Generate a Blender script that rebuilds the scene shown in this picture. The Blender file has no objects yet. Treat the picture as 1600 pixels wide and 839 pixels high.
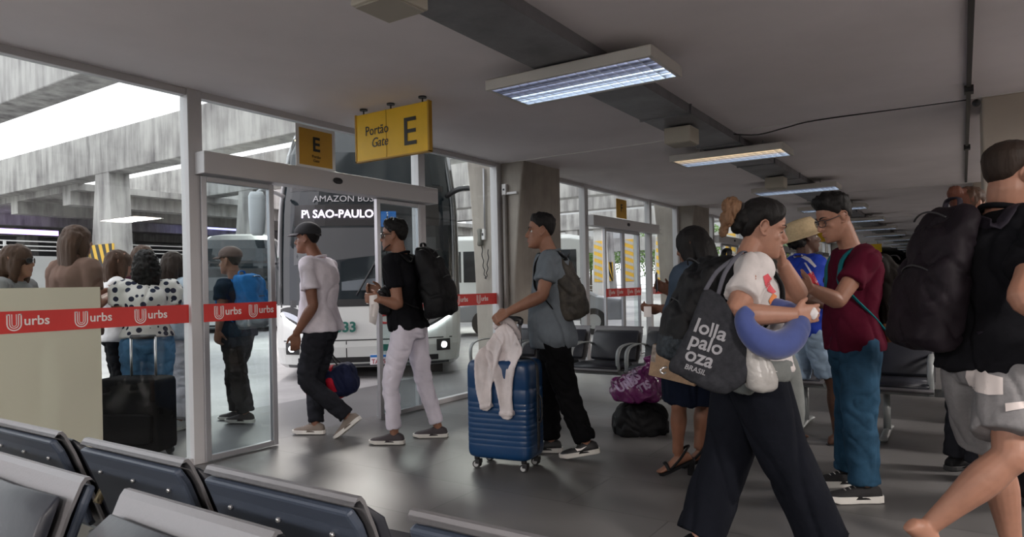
import bpy, bmesh, math, random
import numpy as np
from mathutils import Vector, Matrix, noise, Euler
from mathutils.bvhtree import BVHTree
random.seed(7)
PI = math.pi
SC = bpy.context.scene
COL = SC.collection
V = Vector

# ------------------------------------------------------------------ camera
CAM_H = 1.25
FOC = 1067.0                       # focal length in pixels of the 1600 x 839 frame
YAW = math.radians(33.45)
ROLL = 0.02
CXP, CYP = 800.0, 444.0            # where the horizon point of the view axis falls
UP = V((0, 0, 1))
FW = V((-math.sin(YAW), math.cos(YAW), 0))
RT = V((math.cos(YAW), math.sin(YAW), 0))
XC = RT * math.cos(ROLL) - UP * math.sin(ROLL)
YC = RT * math.sin(ROLL) + UP * math.cos(ROLL)
CAM = V((0, 0, CAM_H))
cam_data = bpy.data.cameras.new('camera')
cam_data.sensor_width = 36.0
cam_data.lens = FOC * 36.0 / 1600.0
cam_data.shift_y = (CYP - 419.5) / 1600.0
cam_data.clip_start = 0.05
cam_data.clip_end = 400
cam = bpy.data.objects.new('camera', cam_data)
COL.objects.link(cam)
m = Matrix((XC, YC, -FW)).transposed().to_4x4()
m.translation = CAM
cam.matrix_world = m
SC.camera = cam

# ------------------------------------------------------------------ sky, sun, exposure
SC.view_settings.view_transform = 'Standard'
SC.view_settings.look = 'None'
SC.view_settings.gamma = 1.0
SC.view_settings.exposure = 1.1
SC.view_settings.use_curve_mapping = False
SC.cycles.max_bounces = 8
SC.cycles.diffuse_bounces = 4
SC.cycles.glossy_bounces = 3
SC.cycles.transparent_max_bounces = 24
SC.cycles.caustics_reflective = False
SC.cycles.caustics_refractive = False
SC.cycles.sample_clamp_indirect = 4.0
world = bpy.data.worlds.new('overcast_sky')
SC.world = world
world.use_nodes = True
wn = world.node_tree
bg = wn.nodes['Background']
bg.inputs['Strength'].default_value = 0.72
tcw = wn.nodes.new('ShaderNodeTexCoord')
nzw = wn.nodes.new('ShaderNodeTexNoise'); nzw.inputs['Scale'].default_value = 2.2; nzw.inputs['Detail'].default_value = 4
crw = wn.nodes.new('ShaderNodeValToRGB')
crw.color_ramp.elements[0].color = (1.42, 1.38, 1.52, 1); crw.color_ramp.elements[0].position = .3
crw.color_ramp.elements[1].color = (1.8, 1.72, 1.75, 1); crw.color_ramp.elements[1].position = .7
wn.links.new(tcw.outputs['Generated'], nzw.inputs['Vector'])
wn.links.new(nzw.outputs['Fac'], crw.inputs['Fac'])
wn.links.new(crw.outputs['Color'], bg.inputs['Color'])
sun_d = bpy.data.lights.new('sun', 'SUN')
sun_d.energy = 1.3
sun_d.angle = math.radians(13)
sun_d.color = (1.0, 0.95, 0.88)
sun = bpy.data.objects.new('sun', sun_d)
COL.objects.link(sun)
# hazy sun beyond the buses: light travels in through the glass front and down to the floor
_sd = (V((0.62, -0.60, -0.62))).normalized()
sun.rotation_euler = _sd.to_track_quat('-Z', 'Y').to_euler()


def W(px, py, d):
    """point of the place seen at photo pixel (px, py), d metres ahead of the viewpoint"""
    return CAM + FW * d + XC * ((px - CXP) / FOC * d) + YC * ((CYP - py) / FOC * d)


def ld(lat, dep):
    """horizontal direction: lat to the right of the view, dep away from it"""
    return (RT * lat + FW * dep).normalized()


# ------------------------------------------------------------------ materials
MATS = {}


def mat(name, col=(.5, .5, .5), rough=.6, metal=0.0, spec=.5, bump=None, var=None, emit=None, sheen=0, sss=0,
        coat=0, alpha=1.0, aniso=(1, 1, 1)):
    if name in MATS:
        return MATS[name]
    M = bpy.data.materials.new(name)
    M.use_nodes = True
    nt = M.node_tree
    b = nt.nodes['Principled BSDF']
    c4 = (col[0], col[1], col[2], 1)
    b.inputs['Base Color'].default_value = c4
    b.inputs['Roughness'].default_value = rough
    b.inputs['Metallic'].default_value = metal
    b.inputs['Specular IOR Level'].default_value = spec
    if sheen:
        b.inputs['Sheen Weight'].default_value = sheen
    if coat:
        b.inputs['Coat Weight'].default_value = coat
    if sss:
        b.inputs['Subsurface Weight'].default_value = sss
        b.inputs['Subsurface Radius'].default_value = (.02, .008, .004)
        b.inputs['Subsurface Scale'].default_value = .5
    if alpha < 1:
        b.inputs['Alpha'].default_value = alpha
    if emit:
        b.inputs['Emission Color'].default_value = (emit[0], emit[1], emit[2], 1)
        b.inputs['Emission Strength'].default_value = emit[3]
    tc = None
    if bump or var:
        tc = nt.nodes.new('ShaderNodeTexCoord')
        mp = nt.nodes.new('ShaderNodeMapping')
        mp.inputs['Scale'].default_value = aniso
        nt.links.new(tc.outputs['Object'], mp.inputs['Vector'])
    if var:
        nz = nt.nodes.new('ShaderNodeTexNoise')
        nz.inputs['Scale'].default_value = var[0]
        nz.inputs['Detail'].default_value = 5
        nz.inputs['Roughness'].default_value = .6
        nt.links.new(mp.outputs[0], nz.inputs['Vector'])
        cr = nt.nodes.new('ShaderNodeValToRGB')
        a = var[1]
        c2 = var[2] if len(var) > 2 else tuple(min(1, x * (1 + a)) for x in col)
        cr.color_ramp.elements[0].position = .32
        cr.color_ramp.elements[1].position = .68
        cr.color_ramp.elements[0].color = (col[0] * (1 - a), col[1] * (1 - a), col[2] * (1 - a), 1)
        cr.color_ramp.elements[1].color = (c2[0], c2[1], c2[2], 1)
        nt.links.new(nz.outputs['Fac'], cr.inputs['Fac'])
        nt.links.new(cr.outputs['Color'], b.inputs['Base Color'])
    if bump:
        nb = nt.nodes.new('ShaderNodeTexNoise')
        nb.inputs['Scale'].default_value = bump[0]
        nb.inputs['Detail'].default_value = 4
        nt.links.new(mp.outputs[0], nb.inputs['Vector'])
        bp = nt.nodes.new('ShaderNodeBump')
        bp.inputs['Strength'].default_value = bump[1]
        bp.inputs['Distance'].default_value = bump[2] if len(bump) > 2 else .01
        nt.links.new(nb.outputs['Fac'], bp.inputs['Height'])
        nt.links.new(bp.outputs['Normal'], b.inputs['Normal'])
    MATS[name] = M
    return M


def cloth(name, col, **k):
    k.setdefault('rough', .9); k.setdefault('spec', .10)
    k.setdefault('bump', (28, .35, .01)); k.setdefault('var', (9, .12))
    k.setdefault('sheen', 0)
    return mat(name, col, **k)


def glass_mat(name, tint=(.93, .97, .96), refl=1.0, haze=0.0, hazecol=(.7, .7, .62), rough=0.0):
    if name in MATS:
        return MATS[name]
    M = bpy.data.materials.new(name)
    M.use_nodes = True
    nt = M.node_tree
    nt.nodes.clear()
    out = nt.nodes.new('ShaderNodeOutputMaterial')
    tr = nt.nodes.new('ShaderNodeBsdfTransparent'); tr.inputs[0].default_value = (*tint, 1)
    gl = nt.nodes.new('ShaderNodeBsdfGlossy'); gl.inputs['Roughness'].default_value = rough
    gl.inputs[0].default_value = (refl, refl, refl, 1)
    fr = nt.nodes.new('ShaderNodeFresnel'); fr.inputs['IOR'].default_value = 1.5
    mx = nt.nodes.new('ShaderNodeMixShader')
    ge = nt.nodes.new('ShaderNodeNewGeometry')
    inv = nt.nodes.new('ShaderNodeMath'); inv.operation = 'SUBTRACT'; inv.inputs[0].default_value = 1.0
    mu = nt.nodes.new('ShaderNodeMath'); mu.operation = 'MULTIPLY'
    nt.links.new(ge.outputs['Backfacing'], inv.inputs[1]); nt.links.new(inv.outputs[0], mu.inputs[0]); nt.links.new(fr.outputs[0], mu.inputs[1])
    nt.links.new(mu.outputs[0], mx.inputs[0])      # the far face of a pane adds no second mirror
    nt.links.new(tr.outputs[0], mx.inputs[1]); nt.links.new(gl.outputs[0], mx.inputs[2])
    last = mx
    if haze:
        df = nt.nodes.new('ShaderNodeBsdfDiffuse'); df.inputs[0].default_value = (*hazecol, 1)
        tl = nt.nodes.new('ShaderNodeBsdfTranslucent'); tl.inputs[0].default_value = (*hazecol, 1)
        m1 = nt.nodes.new('ShaderNodeMixShader'); m1.inputs[0].default_value = .5
        nt.links.new(df.outputs[0], m1.inputs[1]); nt.links.new(tl.outputs[0], m1.inputs[2])
        m2 = nt.nodes.new('ShaderNodeMixShader'); m2.inputs[0].default_value = haze
        nt.links.new(mx.outputs[0], m2.inputs[1]); nt.links.new(m1.outputs[0], m2.inputs[2])
        last = m2
    nt.links.new(last.outputs[0], out.inputs[0])
    MATS[name] = M
    return M


# ------------------------------------------------------------------ object helpers
OFF = {}        # world offset of every root, so that parts are stored relative to their thing


def tag(o, label=None, cat=None, group=None, kind=None):
    if label: o['label'] = label
    if cat: o['category'] = cat
    if group: o['group'] = group
    if kind: o['kind'] = kind
    return o


def thing(name, label, cat, loc=(0, 0, 0), group=None):
    o = bpy.data.objects.new(name, None)
    o.empty_display_size = .1
    COL.objects.link(o)
    o.location = loc
    OFF[o.name] = V(loc)
    return tag(o, label, cat, group)


def link_mesh(me, name, mats, parent=None, smooth=True):
    o = bpy.data.objects.new(name, me)
    COL.objects.link(o)
    if parent is not None:
        o.parent = parent
        off = OFF[parent.name]
        OFF[o.name] = off
        if off.length > 0:
            me.transform(Matrix.Translation(-off))
    else:
        OFF[o.name] = V((0, 0, 0))
    if mats is not None:
        for mm in (mats if isinstance(mats, (list, tuple)) else [mats]):
            me.materials.append(mm)
    if smooth:
        me.shade_smooth()
    me.update()
    return o


def set_origin(o, p):
    """move a top-level object's origin to p without moving its surface"""
    p = V(p)
    o.data.transform(Matrix.Translation(-p))
    o.location = p
    return o


def cr_path(pts, rad, k=4):
    """Catmull-Rom resampling of points and radii"""
    pts = [V(p) for p in pts]
    rr = [(r if isinstance(r, (tuple, list)) else (r, r)) for r in rad]
    n = len(pts)
    P, R = [], []
    for i in range(n - 1):
        p0 = pts[max(i - 1, 0)]; p1 = pts[i]; p2 = pts[i + 1]; p3 = pts[min(i + 2, n - 1)]
        r0 = rr[max(i - 1, 0)]; r1 = rr[i]; r2 = rr[i + 1]; r3 = rr[min(i + 2, n - 1)]
        for j in range(k):
            t = j / k
            a, b, c, d = (-t + 2 * t * t - t ** 3) / 2, (2 - 5 * t * t + 3 * t ** 3) / 2, (t + 4 * t * t - 3 * t ** 3) / 2, (t ** 3 - t * t) / 2
            P.append(p0 * a + p1 * b + p2 * c + p3 * d)
            R.append(tuple(max(.001, r0[q] * a + r1[q] * b + r2[q] * c + r3[q] * d) for q in (0, 1)))
    P.append(pts[-1]); R.append(rr[-1])
    return P, R


class MB:
    def __init__(s):
        s.v = []; s.f = []; s.m = []; s.mi = 0

    def add(s, verts, faces):
        b = len(s.v)
        s.v.extend([tuple(q) for q in verts])
        for f in faces:
            s.f.append([i + b for i in f]); s.m.append(s.mi)
        return s

    def loft(s, rings, cap=True, closed=False):
        n = len(rings[0]); vs = [p for r in rings for p in r]; fs = []
        K = len(rings)
        for i in range(K if closed else K - 1):
            i2 = (i + 1) % K
            for j in range(n):
                j2 = (j + 1) % n
                fs.append([i * n + j, i * n + j2, i2 * n + j2, i2 * n + j])
        if cap and not closed:
            fs.append(list(range(n))[::-1]); fs.append([(K - 1) * n + j for j in range(n)])
        return s.add(vs, fs)

    def box(s, c, size, rot=None):
        c = V(c); h = V(size) / 2
        vs = []
        for z in (-1, 1):
            for x, y in ((-1, -1), (1, -1), (1, 1), (-1, 1)):
                q = V((x * h.x, y * h.y, z * h.z))
                vs.append(c + (rot @ q if rot else q))
        return s.add(vs, [[3, 2, 1, 0], [4, 5, 6, 7], [0, 1, 5, 4], [1, 2, 6, 5], [2, 3, 7, 6], [3, 0, 4, 7]])

    def bx(s, x0, x1, y0, y1, z0, z1):
        return s.box(((x0 + x1) / 2, (y0 + y1) / 2, (z0 + z1) / 2), (abs(x1 - x0), abs(y1 - y0), abs(z1 - z0)))

    def tube(s, pts, rad, n=10, k=4, ref=None, p=2.0, cap=True, closed=False):
        """rad: radius or list of radius / (along ref, across). ref: direction of the first radius"""
        if not isinstance(rad, (list,)):
            rad = [rad] * len(pts)
        if k > 1 and len(pts) > 2 and not closed:
            P, R = cr_path(pts, rad, k)
        else:
            P = [V(q) for q in pts]; R = [(r if isinstance(r, (tuple, list)) else (r, r)) for r in rad]
        K = len(P); rings = []; u = None
        for i in range(K):
            if closed:
                t = (P[(i + 1) % K] - P[i - 1])
            else:
                t = P[min(i + 1, K - 1)] - P[max(i - 1, 0)]
            t = t.normalized() if t.length > 1e-9 else V((0, 0, 1))
            if ref is not None:
                rf = V(ref[i]) if isinstance(ref, list) else V(ref)
                u = rf - t * rf.dot(t)
                if u.length < 1e-4: u = t.orthogonal()
            else:
                if u is None: u = t.orthogonal()
                u = u - t * u.dot(t)
                if u.length < 1e-5: u = t.orthogonal()
            u = u.normalized(); w = t.cross(u)
            rg = []
            for j in range(n):
                a = 2 * PI * j / n
                ca, sa = math.cos(a), math.sin(a)
                if p != 2.0:
                    ca = math.copysign(abs(ca) ** (2 / p), ca); sa = math.copysign(abs(sa) ** (2 / p), sa)
                rg.append(P[i] + u * (R[i][0] * ca) + w * (R[i][1] * sa))
            rings.append(rg)
        return s.loft(rings, cap=cap, closed=closed)

    def ball(s, c, r, n=12, rot=None):
        r = V(r) if isinstance(r, (tuple, list, Vector)) else V((r, r, r))
        c = V(c); rings = []
        for i in range(1, n):
            a = PI * i / n - PI / 2
            rg = []
            for j in range(n * 2):
                b = 2 * PI * j / (n * 2)
                q = V((r.x * math.cos(a) * math.cos(b), r.y * math.cos(a) * math.sin(b), r.z * math.sin(a)))
                rg.append(c + (rot @ q if rot else q))
            rings.append(rg)
        return s.loft(rings)

    def ellrings(s, items, ax, ay, n=24, p=2.0):
        """items: (centre, rx, ry)"""
        rings = []
        for it in items:
            c, rx, ry = it[:3]
            rg = []
            for j in range(n):
                a = 2 * PI * j / n; ca, sa = math.cos(a), math.sin(a)
                if p != 2.0:
                    ca = math.copysign(abs(ca) ** (2 / p), ca); sa = math.copysign(abs(sa) ** (2 / p), sa)
                rg.append(V(c) + ax * (rx * ca) + ay * (ry * sa))
            rings.append(rg)
        return s.loft(rings)

    def prism(s, poly, o, ux, uy, un, t):
        """2-D polygon extruded by t along un"""
        n = len(poly); o = V(o)
        a = [o + ux * x + uy * y for x, y in poly]; b = [q + un * t for q in a]
        fs = [list(range(n))[::-1], [n + i for i in range(n)]]
        for i in range(n):
            j = (i + 1) % n
            fs.append([i, j, n + j, n + i])
        return s.add(a + b, fs)

    def cyl(s, a, b, r, n=14, r2=None):
        return s.tube([a, b], [r, r if r2 is None else r2], n=n, k=1)

    def mesh(s, name):
        me = bpy.data.meshes.new(name)
        me.from_pydata(s.v, [], s.f)
        me.polygons.foreach_set('material_index', s.m)
        me.update()
        return me

    def build(s, name, mats, parent=None, smooth=False, bevel=0, fixn=False):
        me = s.mesh(name)
        if fixn:
            bm = bmesh.new(); bm.from_mesh(me); bmesh.ops.recalc_face_normals(bm, faces=bm.faces); bm.to_mesh(me); bm.free()
        o = link_mesh(me, name, mats, parent, smooth)
        if bevel:
            b = o.modifiers.new('bevel', 'BEVEL'); b.width = bevel; b.segments = 2; b.limit_method = 'ANGLE'
            b.angle_limit = math.radians(40); b.harden_normals = False
        return o

    def fuse(s, name, mats, parent=None, voxel=.008, sm=3, disp=None, sculpt=None, matfn=None):
        """all the closed pieces grown together into one smooth skin"""
        me = s.mesh(name + '_raw')
        t = bpy.data.objects.new('raw', me); COL.objects.link(t)
        r = t.modifiers.new('r', 'REMESH'); r.mode = 'VOXEL'; r.voxel_size = voxel
        if sm:
            q = t.modifiers.new('s', 'SMOOTH'); q.factor = .5; q.iterations = sm
        dg = bpy.context.evaluated_depsgraph_get()
        ev = t.evaluated_get(dg)
        nm = bpy.data.meshes.new_from_object(ev)
        bpy.data.objects.remove(t); bpy.data.meshes.remove(me)
        nm.name = name
        nm.materials.clear()
        n = len(nm.vertices)
        if disp or sculpt:
            co = np.empty(n * 3); nm.vertices.foreach_get('co', co); co = co.reshape(-1, 3)
            no = np.empty(n * 3); nm.vertices.foreach_get('normal', no); no = no.reshape(-1, 3)
            if sculpt: co = sculpt(co, no)
            if disp:
                amp, fr = disp[0], disp[1]
                an = disp[2] if len(disp) > 2 else (1, 1, 1)
                d = np.empty(n); nn = noise.noise
                A = co * np.array(an) * fr
                for i in range(n):
                    q = A[i]
                    a = nn((q[0], q[1], q[2])); b = nn((q[0] * 2.3 + 5, q[1] * 2.3, q[2] * 2.3))
                    c_ = nn((q[0] * .9 + 9, q[1] * .9 + 3, q[2] * .9 + q[0] * .8))
                    r_ = max(0.0, 1 - abs(c_) * 4.5)
                    d[i] = (1 - 3 * abs(a)) * .75 + .35 * b - 1.3 * r_ * r_ + .3
                co = co + no * (d * amp)[:, None]
            nm.vertices.foreach_set('co', co.ravel())
            nm.update()
        if matfn:
            nm.polygons.foreach_set('material_index', [matfn(p.center) for p in nm.polygons])
        return link_mesh(nm, name, mats, parent, True)


def text_mesh(s, size, o, ux, uy, un, extrude=.001, align='LEFT', shear=0, bold=0, sx=1.0):
    c = bpy.data.curves.new('t', 'FONT'); c.body = s; c.size = size; c.align_x = align; c.shear = shear
    c.offset = bold; c.extrude = extrude; c.resolution_u = 3
    t = bpy.data.objects.new('t', c); COL.objects.link(t)
    dg = bpy.context.evaluated_depsgraph_get()
    me = bpy.data.meshes.new_from_object(t.evaluated_get(dg))
    bpy.data.objects.remove(t); bpy.data.curves.remove(c)
    R = Matrix((ux * sx, uy, un)).transposed().to_4x4(); R.translation = V(o)
    me.transform(R)
    me.materials.clear()
    return me


def text(name, s, size, o, ux, uy, un, material, parent, **k):
    me = text_mesh(s, size, o, ux, uy, un, **k)
    return link_mesh(me, name, material, parent, False)


def children(o):
    return [c for c in bpy.data.objects if c.parent == o]


def copy_tree(o, kids=None):
    c = o.copy(); COL.objects.link(c)
    for ch in children(o):
        d = copy_tree(ch); d.parent = c
    return c
# ------------------------------------------------------------------ shared materials
X, Y, Z = V((1, 0, 0)), V((0, 1, 0)), V((0, 0, 1))
m_alu = mat('white_aluminium', (.55, .54, .55), .4, .0, bump=(60, .05))
m_alu2 = mat('grey_aluminium', (.42, .42, .44), .35, .5)
m_rubber = mat('black_rubber', (.02, .02, .02), .6)
m_black = mat('black_plastic', (.018, .018, .02), .45)
m_white = mat('white_plastic', (.72, .71, .70), .4)
m_glass = glass_mat('clear_glass')
m_leafglass = glass_mat('door_glass', (.85, .88, .89))
m_frost = glass_mat('frosted_film', (.75, .8, .72), .5, haze=.80, hazecol=(.62, .585, .50), rough=.2)
m_red = mat('red_film', (.62, .035, .03), .5, var=(3, .05))
m_print = mat('white_print', (.85, .8, .78), .5)
m_ink = mat('black_ink', (.02, .018, .015), .5)
m_steel = mat('brushed_steel', (.55, .55, .56), .3, .9, bump=(90, .08))
m_conc = None


def concrete(name, c1, c2, sc=.6, streak=1.0):
    M = bpy.data.materials.new(name); M.use_nodes = True; nt = M.node_tree
    b = nt.nodes['Principled BSDF']; b.inputs['Roughness'].default_value = .9; b.inputs['Specular IOR Level'].default_value = .2
    tc = nt.nodes.new('ShaderNodeTexCoord')
    m1 = nt.nodes.new('ShaderNodeMapping'); m1.inputs['Scale'].default_value = (1, 1, .12)
    m2 = nt.nodes.new('ShaderNodeMapping')
    n1 = nt.nodes.new('ShaderNodeTexNoise'); n1.inputs['Scale'].default_value = 2.2 * sc * 2; n1.inputs['Detail'].default_value = 8; n1.inputs['Roughness'].default_value = .65
    n2 = nt.nodes.new('ShaderNodeTexNoise'); n2.inputs['Scale'].default_value = sc; n2.inputs['Detail'].default_value = 6
    for a, b2, c in ((m1, n1, 0), (m2, n2, 0)):
        nt.links.new(tc.outputs['Object'], a.inputs['Vector']); nt.links.new(a.outputs[0], b2.inputs['Vector'])
    mx = nt.nodes.new('ShaderNodeMath'); mx.operation = 'MULTIPLY_ADD'; mx.inputs[1].default_value = .55 * streak
    ma = nt.nodes.new('ShaderNodeMath'); ma.operation = 'MULTIPLY'; ma.inputs[1].default_value = 1 - .55 * streak
    nt.links.new(n2.outputs['Fac'], ma.inputs[0]); nt.links.new(n1.outputs['Fac'], mx.inputs[0]); nt.links.new(ma.outputs[0], mx.inputs[2])
    cr = nt.nodes.new('ShaderNodeValToRGB'); e = cr.color_ramp.elements
    e[0].position = .36; e[0].color = (*c2, 1); e[1].position = .58; e[1].color = (*c1, 1)
    nt.links.new(mx.outputs[0], cr.inputs['Fac']); nt.links.new(cr.outputs[0], b.inputs['Base Color'])
    bp = nt.nodes.new('ShaderNodeBump'); bp.inputs['Strength'].default_value = .3; bp.inputs['Distance'].default_value = .02
    nt.links.new(n1.outputs['Fac'], bp.inputs['Height']); nt.links.new(bp.outputs[0], b.inputs['Normal'])
    return M


m_conc = concrete('weathered_concrete', (.46, .45, .43), (.16, .15, .15))
m_conc_in = concrete('raw_concrete_column', (.43, .395, .35), (.27, .245, .22), sc=1.4, streak=.5)
m_col_paint = mat('painted_column', (.42, .37, .31), .7, var=(2, .06), bump=(40, .1))


def floor_mat():
    M = bpy.data.materials.new('grey_floor_tiles'); M.use_nodes = True; nt = M.node_tree
    b = nt.nodes['Principled BSDF']
    tc = nt.nodes.new('ShaderNodeTexCoord')
    mp = nt.nodes.new('ShaderNodeMapping'); mp.inputs['Location'].default_value = (.1, .2, 0)
    br = nt.nodes.new('ShaderNodeTexBrick')
    br.offset = 0.5; br.inputs['Scale'].default_value = 1.0
    br.inputs['Brick Width'].default_value = 1.2; br.inputs['Row Height'].default_value = .6
    br.inputs['Mortar Size'].default_value = .004; br.inputs['Mortar Smooth'].default_value = .2
    br.inputs['Color1'].default_value = (.105, .101, .10, 1); br.inputs['Color2'].default_value = (.135, .13, .128, 1)
    br.inputs['Mortar'].default_value = (.07, .068, .066, 1); br.inputs['Bias'].default_value = 0
    nt.links.new(tc.outputs['Object'], mp.inputs[0]); nt.links.new(mp.outputs[0], br.inputs['Vector'])
    n1 = nt.nodes.new('ShaderNodeTexNoise'); n1.inputs['Scale'].default_value = 1.3; n1.inputs['Detail'].default_value = 7
    nt.links.new(tc.outputs['Object'], n1.inputs['Vector'])
    mr = nt.nodes.new('ShaderNodeMapRange'); mr.inputs[1].default_value = .3; mr.inputs[2].default_value = .7
    mr.inputs[3].default_value = .85; mr.inputs[4].default_value = 1.15
    nt.links.new(n1.outputs['Fac'], mr.inputs[0])
    mx = nt.nodes.new('ShaderNodeVectorMath'); mx.operation = 'SCALE'
    nt.links.new(br.outputs['Color'], mx.inputs[0]); nt.links.new(mr.outputs[0], mx.inputs['Scale'])
    nt.links.new(mx.outputs[0], b.inputs['Base Color'])
    r2 = nt.nodes.new('ShaderNodeMapRange'); r2.inputs[1].default_value = .3; r2.inputs[2].default_value = .7
    r2.inputs[3].default_value = .30; r2.inputs[4].default_value = .48
    nt.links.new(n1.outputs['Fac'], r2.inputs[0]); nt.links.new(r2.outputs[0], b.inputs['Roughness'])
    bp = nt.nodes.new('ShaderNodeBump'); bp.inputs['Strength'].default_value = .25; bp.inputs['Distance'].default_value = .003
    nt.links.new(br.outputs['Fac'], bp.inputs['Height']); bp.invert = True
    nt.links.new(bp.outputs[0], b.inputs['Normal'])
    return M


m_floor = floor_mat()
m_ceil = mat('ceiling_paint', (.82, .775, .79), .9, spec=.1, var=(.8, .06), bump=(120, .12, .003))
m_asph = mat('asphalt', (.33, .325, .325), .6, var=(1.5, .15), bump=(80, .3))
m_duct = mat('galvanised_duct', (.21, .21, .225), .5, .35, var=(3, .25), bump=(8, .1))
m_pad = mat('black_vinyl', (.018, .02, .028), .42, spec=.45, bump=(14, .15), coat=.05)
m_shell = mat('seat_shell_steel', (.215, .21, .22), .40, .5, bump=(100, .05))
m_shellback = mat('seat_back_panel', (.045, .058, .085), .45, .1, bump=(180, .2, .002))
m_beam = mat('seat_beam', (.30, .32, .32), .45, .3)
m_yellow = mat('sign_yellow', (.86, .52, .012), .5, var=(4, .06))
# ------------------------------------------------------------------ room shell
FX = -4.65            # plane of the glass front
CH = 2.70             # ceiling height
PITCH = 6.13          # spacing of the concrete frames


def struct(mb, name, mats, parent=None, **k):
    o = mb.build(name, mats, parent, **k)
    if parent is None: o['kind'] = 'structure'
    return o


b = MB(); b.bx(FX - .12, 9.2, -7, 72, -.12, 0)
struct(b, 'floor', m_floor)
b = MB(); b.bx(FX - .05, 9.2, -7, 72, CH, CH + .35)
struct(b, 'ceiling', m_ceil)
b = MB(); b.bx(-90, FX - .12, -30, 130, -.14, -.012)
struct(b, 'ground', m_asph)
b = MB(); b.bx(9.2, 60, -30, 130, -.14, -.012)
struct(b, 'ground', m_asph)
# upper storey of the terminal above the hall
b = MB(); b.bx(FX - .05, 9.2, -7, 72, CH + .36, 9.5)
struct(b, 'wall_upper', m_conc)
# platform strip just outside the glass
b = MB(); b.bx(FX - 1.6, FX - .121, -12, 72, -.13, 0)
struct(b, 'platform_paving', mat('platform_paving_concrete', (.13, .128, .13), .45, var=(1.2, .1), bump=(60, .2)))
m_wall = mat('wall_paint', (.42, .40, .37), .85, var=(1, .05))
b = MB(); b.bx(FX, 9.2, -7.2, -7, 0, CH); struct(b, 'wall_back', m_wall)
b = MB(); b.bx(FX, 9.2, 72, 72.2, 0, CH); struct(b, 'wall_far', m_wall)
b = MB(); b.bx(9, 9.2, -7, 72, 0, CH); struct(b, 'wall_right', m_wall)
for i, yy in enumerate(range(12)):
    pass
# inner row of columns
for k in range(0, 9):
    y0 = 6.77 + PITCH * k
    b = MB(); b.bx(.15, 1.05, y0, y0 + .75, 0, CH)
    tag(struct(b, 'hall_column', m_col_paint, bevel=.015), 'cream painted square column in the middle of the hall', kind='structure')
# ceiling joints, one per frame
for k in range(0, 8):
    y0 = 6.77 + PITCH * k
    b = MB(); b.bx(FX, 9, y0 - .015, y0 + .015, CH - .006, CH + .01)
    struct(b, 'trim_%d' % (k + 1), mat('joint_cover', (.80, .78, .77), .8))

# concrete wedge columns on the glass line
for k in range(-2, 9):
    if k == -1: continue
    y0 = 6.77 + PITCH * k; y1 = y0 + .84
    b = MB(); rings = []
    for z, xa, xb in ((0, -4.98, -4.50), (1.4, -5.02, -4.42), (2.2, -5.06, -4.34), (CH + .2, -5.12, -4.26), (5.2, -5.5, -3.9), (7.25, -5.5, -3.9)):
        xf = -4.26 if z < 3 else xb
        rings.append([V((xa, y0, z)), V((xb, y0, z)), V((xf, y1, z)), V((xa, y1, z))])
    b.loft(rings)
    struct(b, 'facade_column', m_conc_in, bevel=.02, fixn=True)
    if k in (0, 1):
        pass


# ------------------------------------------------------------------ red film band with the company mark
def band(parent, y0, y1, x, marks, full=True):
    b = MB(); b.bx(x, x + .004, y0, y1, 1.02, 1.15)
    bd = b.build('red_band', m_red, parent)
    if not marks: return bd
    for y in marks:
        b = MB()
        for r, w in ((.036, .0068), (.0225, .0052), (.0115, .004)):
            for s in (-1, 1):
                b.bx(x + .0042, x + .0055, y + .045 + s * r - w / 2, y + .045 + s * r + w / 2, 1.073, 1.132)
            n = 12; rr = []
            vs = []
            for i in range(n + 1):
                a = PI + PI * i / n
                for q in (r - w / 2, r + w / 2):
                    vs.append(V((x + .0052, y + .045 + q * math.cos(a), 1.073 + q * math.sin(a))))
            b.add(vs, [[2 * i, 2 * i + 1, 2 * i + 3, 2 * i + 2] for i in range(n)])
        # caps joining the two outer strokes
        for s in (-1, 1):
            b.bx(x + .0042, x + .0055, y + .045 + s * .0295 - .010, y + .045 + s * .0295 + .010, 1.127, 1.133)
        b.build('logo', m_print, bd)
        text('lettering', 'urbs', .078, (x + .006, y + .093, 1.066), Y, Z, X, m_print, bd, extrude=.0004, bold=.0012)
    return bd


def slab_pane(parent, y0, y1, z0, z1, x=FX, name='pane', m=None):
    b = MB(); b.bx(x - .004, x + .004, y0, y1, z0, z1)
    return b.build(name, m or m_glass, parent)


wn_i = [0]


def new_window():
    wn_i[0] += 1
    o = thing('window_%d' % wn_i[0], None, None, (FX, 0, 0)); o['kind'] = 'structure'
    OFF[o.name] = V((FX, 0, 0))
    return o


def door_leaf(parent, y0, y1, x, marks, logo=True):
    s = .045
    b = MB()
    b.bx(x - .02, x + .02, y0, y0 + s, .01, 2.08); b.bx(x - .02, x + .02, y1 - s, y1, .01, 2.08)
    b.bx(x - .02, x + .02, y0 + s, y1 - s, .01, .05); b.bx(x - .02, x + .02, y0 + s, y1 - s, 2.04, 2.08)
    lf = b.build('door_leaf', m_alu2, parent, bevel=.004)
    slab_pane(lf, y0 + s, y1 - s, .05, 2.04, x, 'door_pane', m_leafglass)
    if marks is not None: band(lf, y0, y1, x + .021, marks)
    return lf


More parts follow.
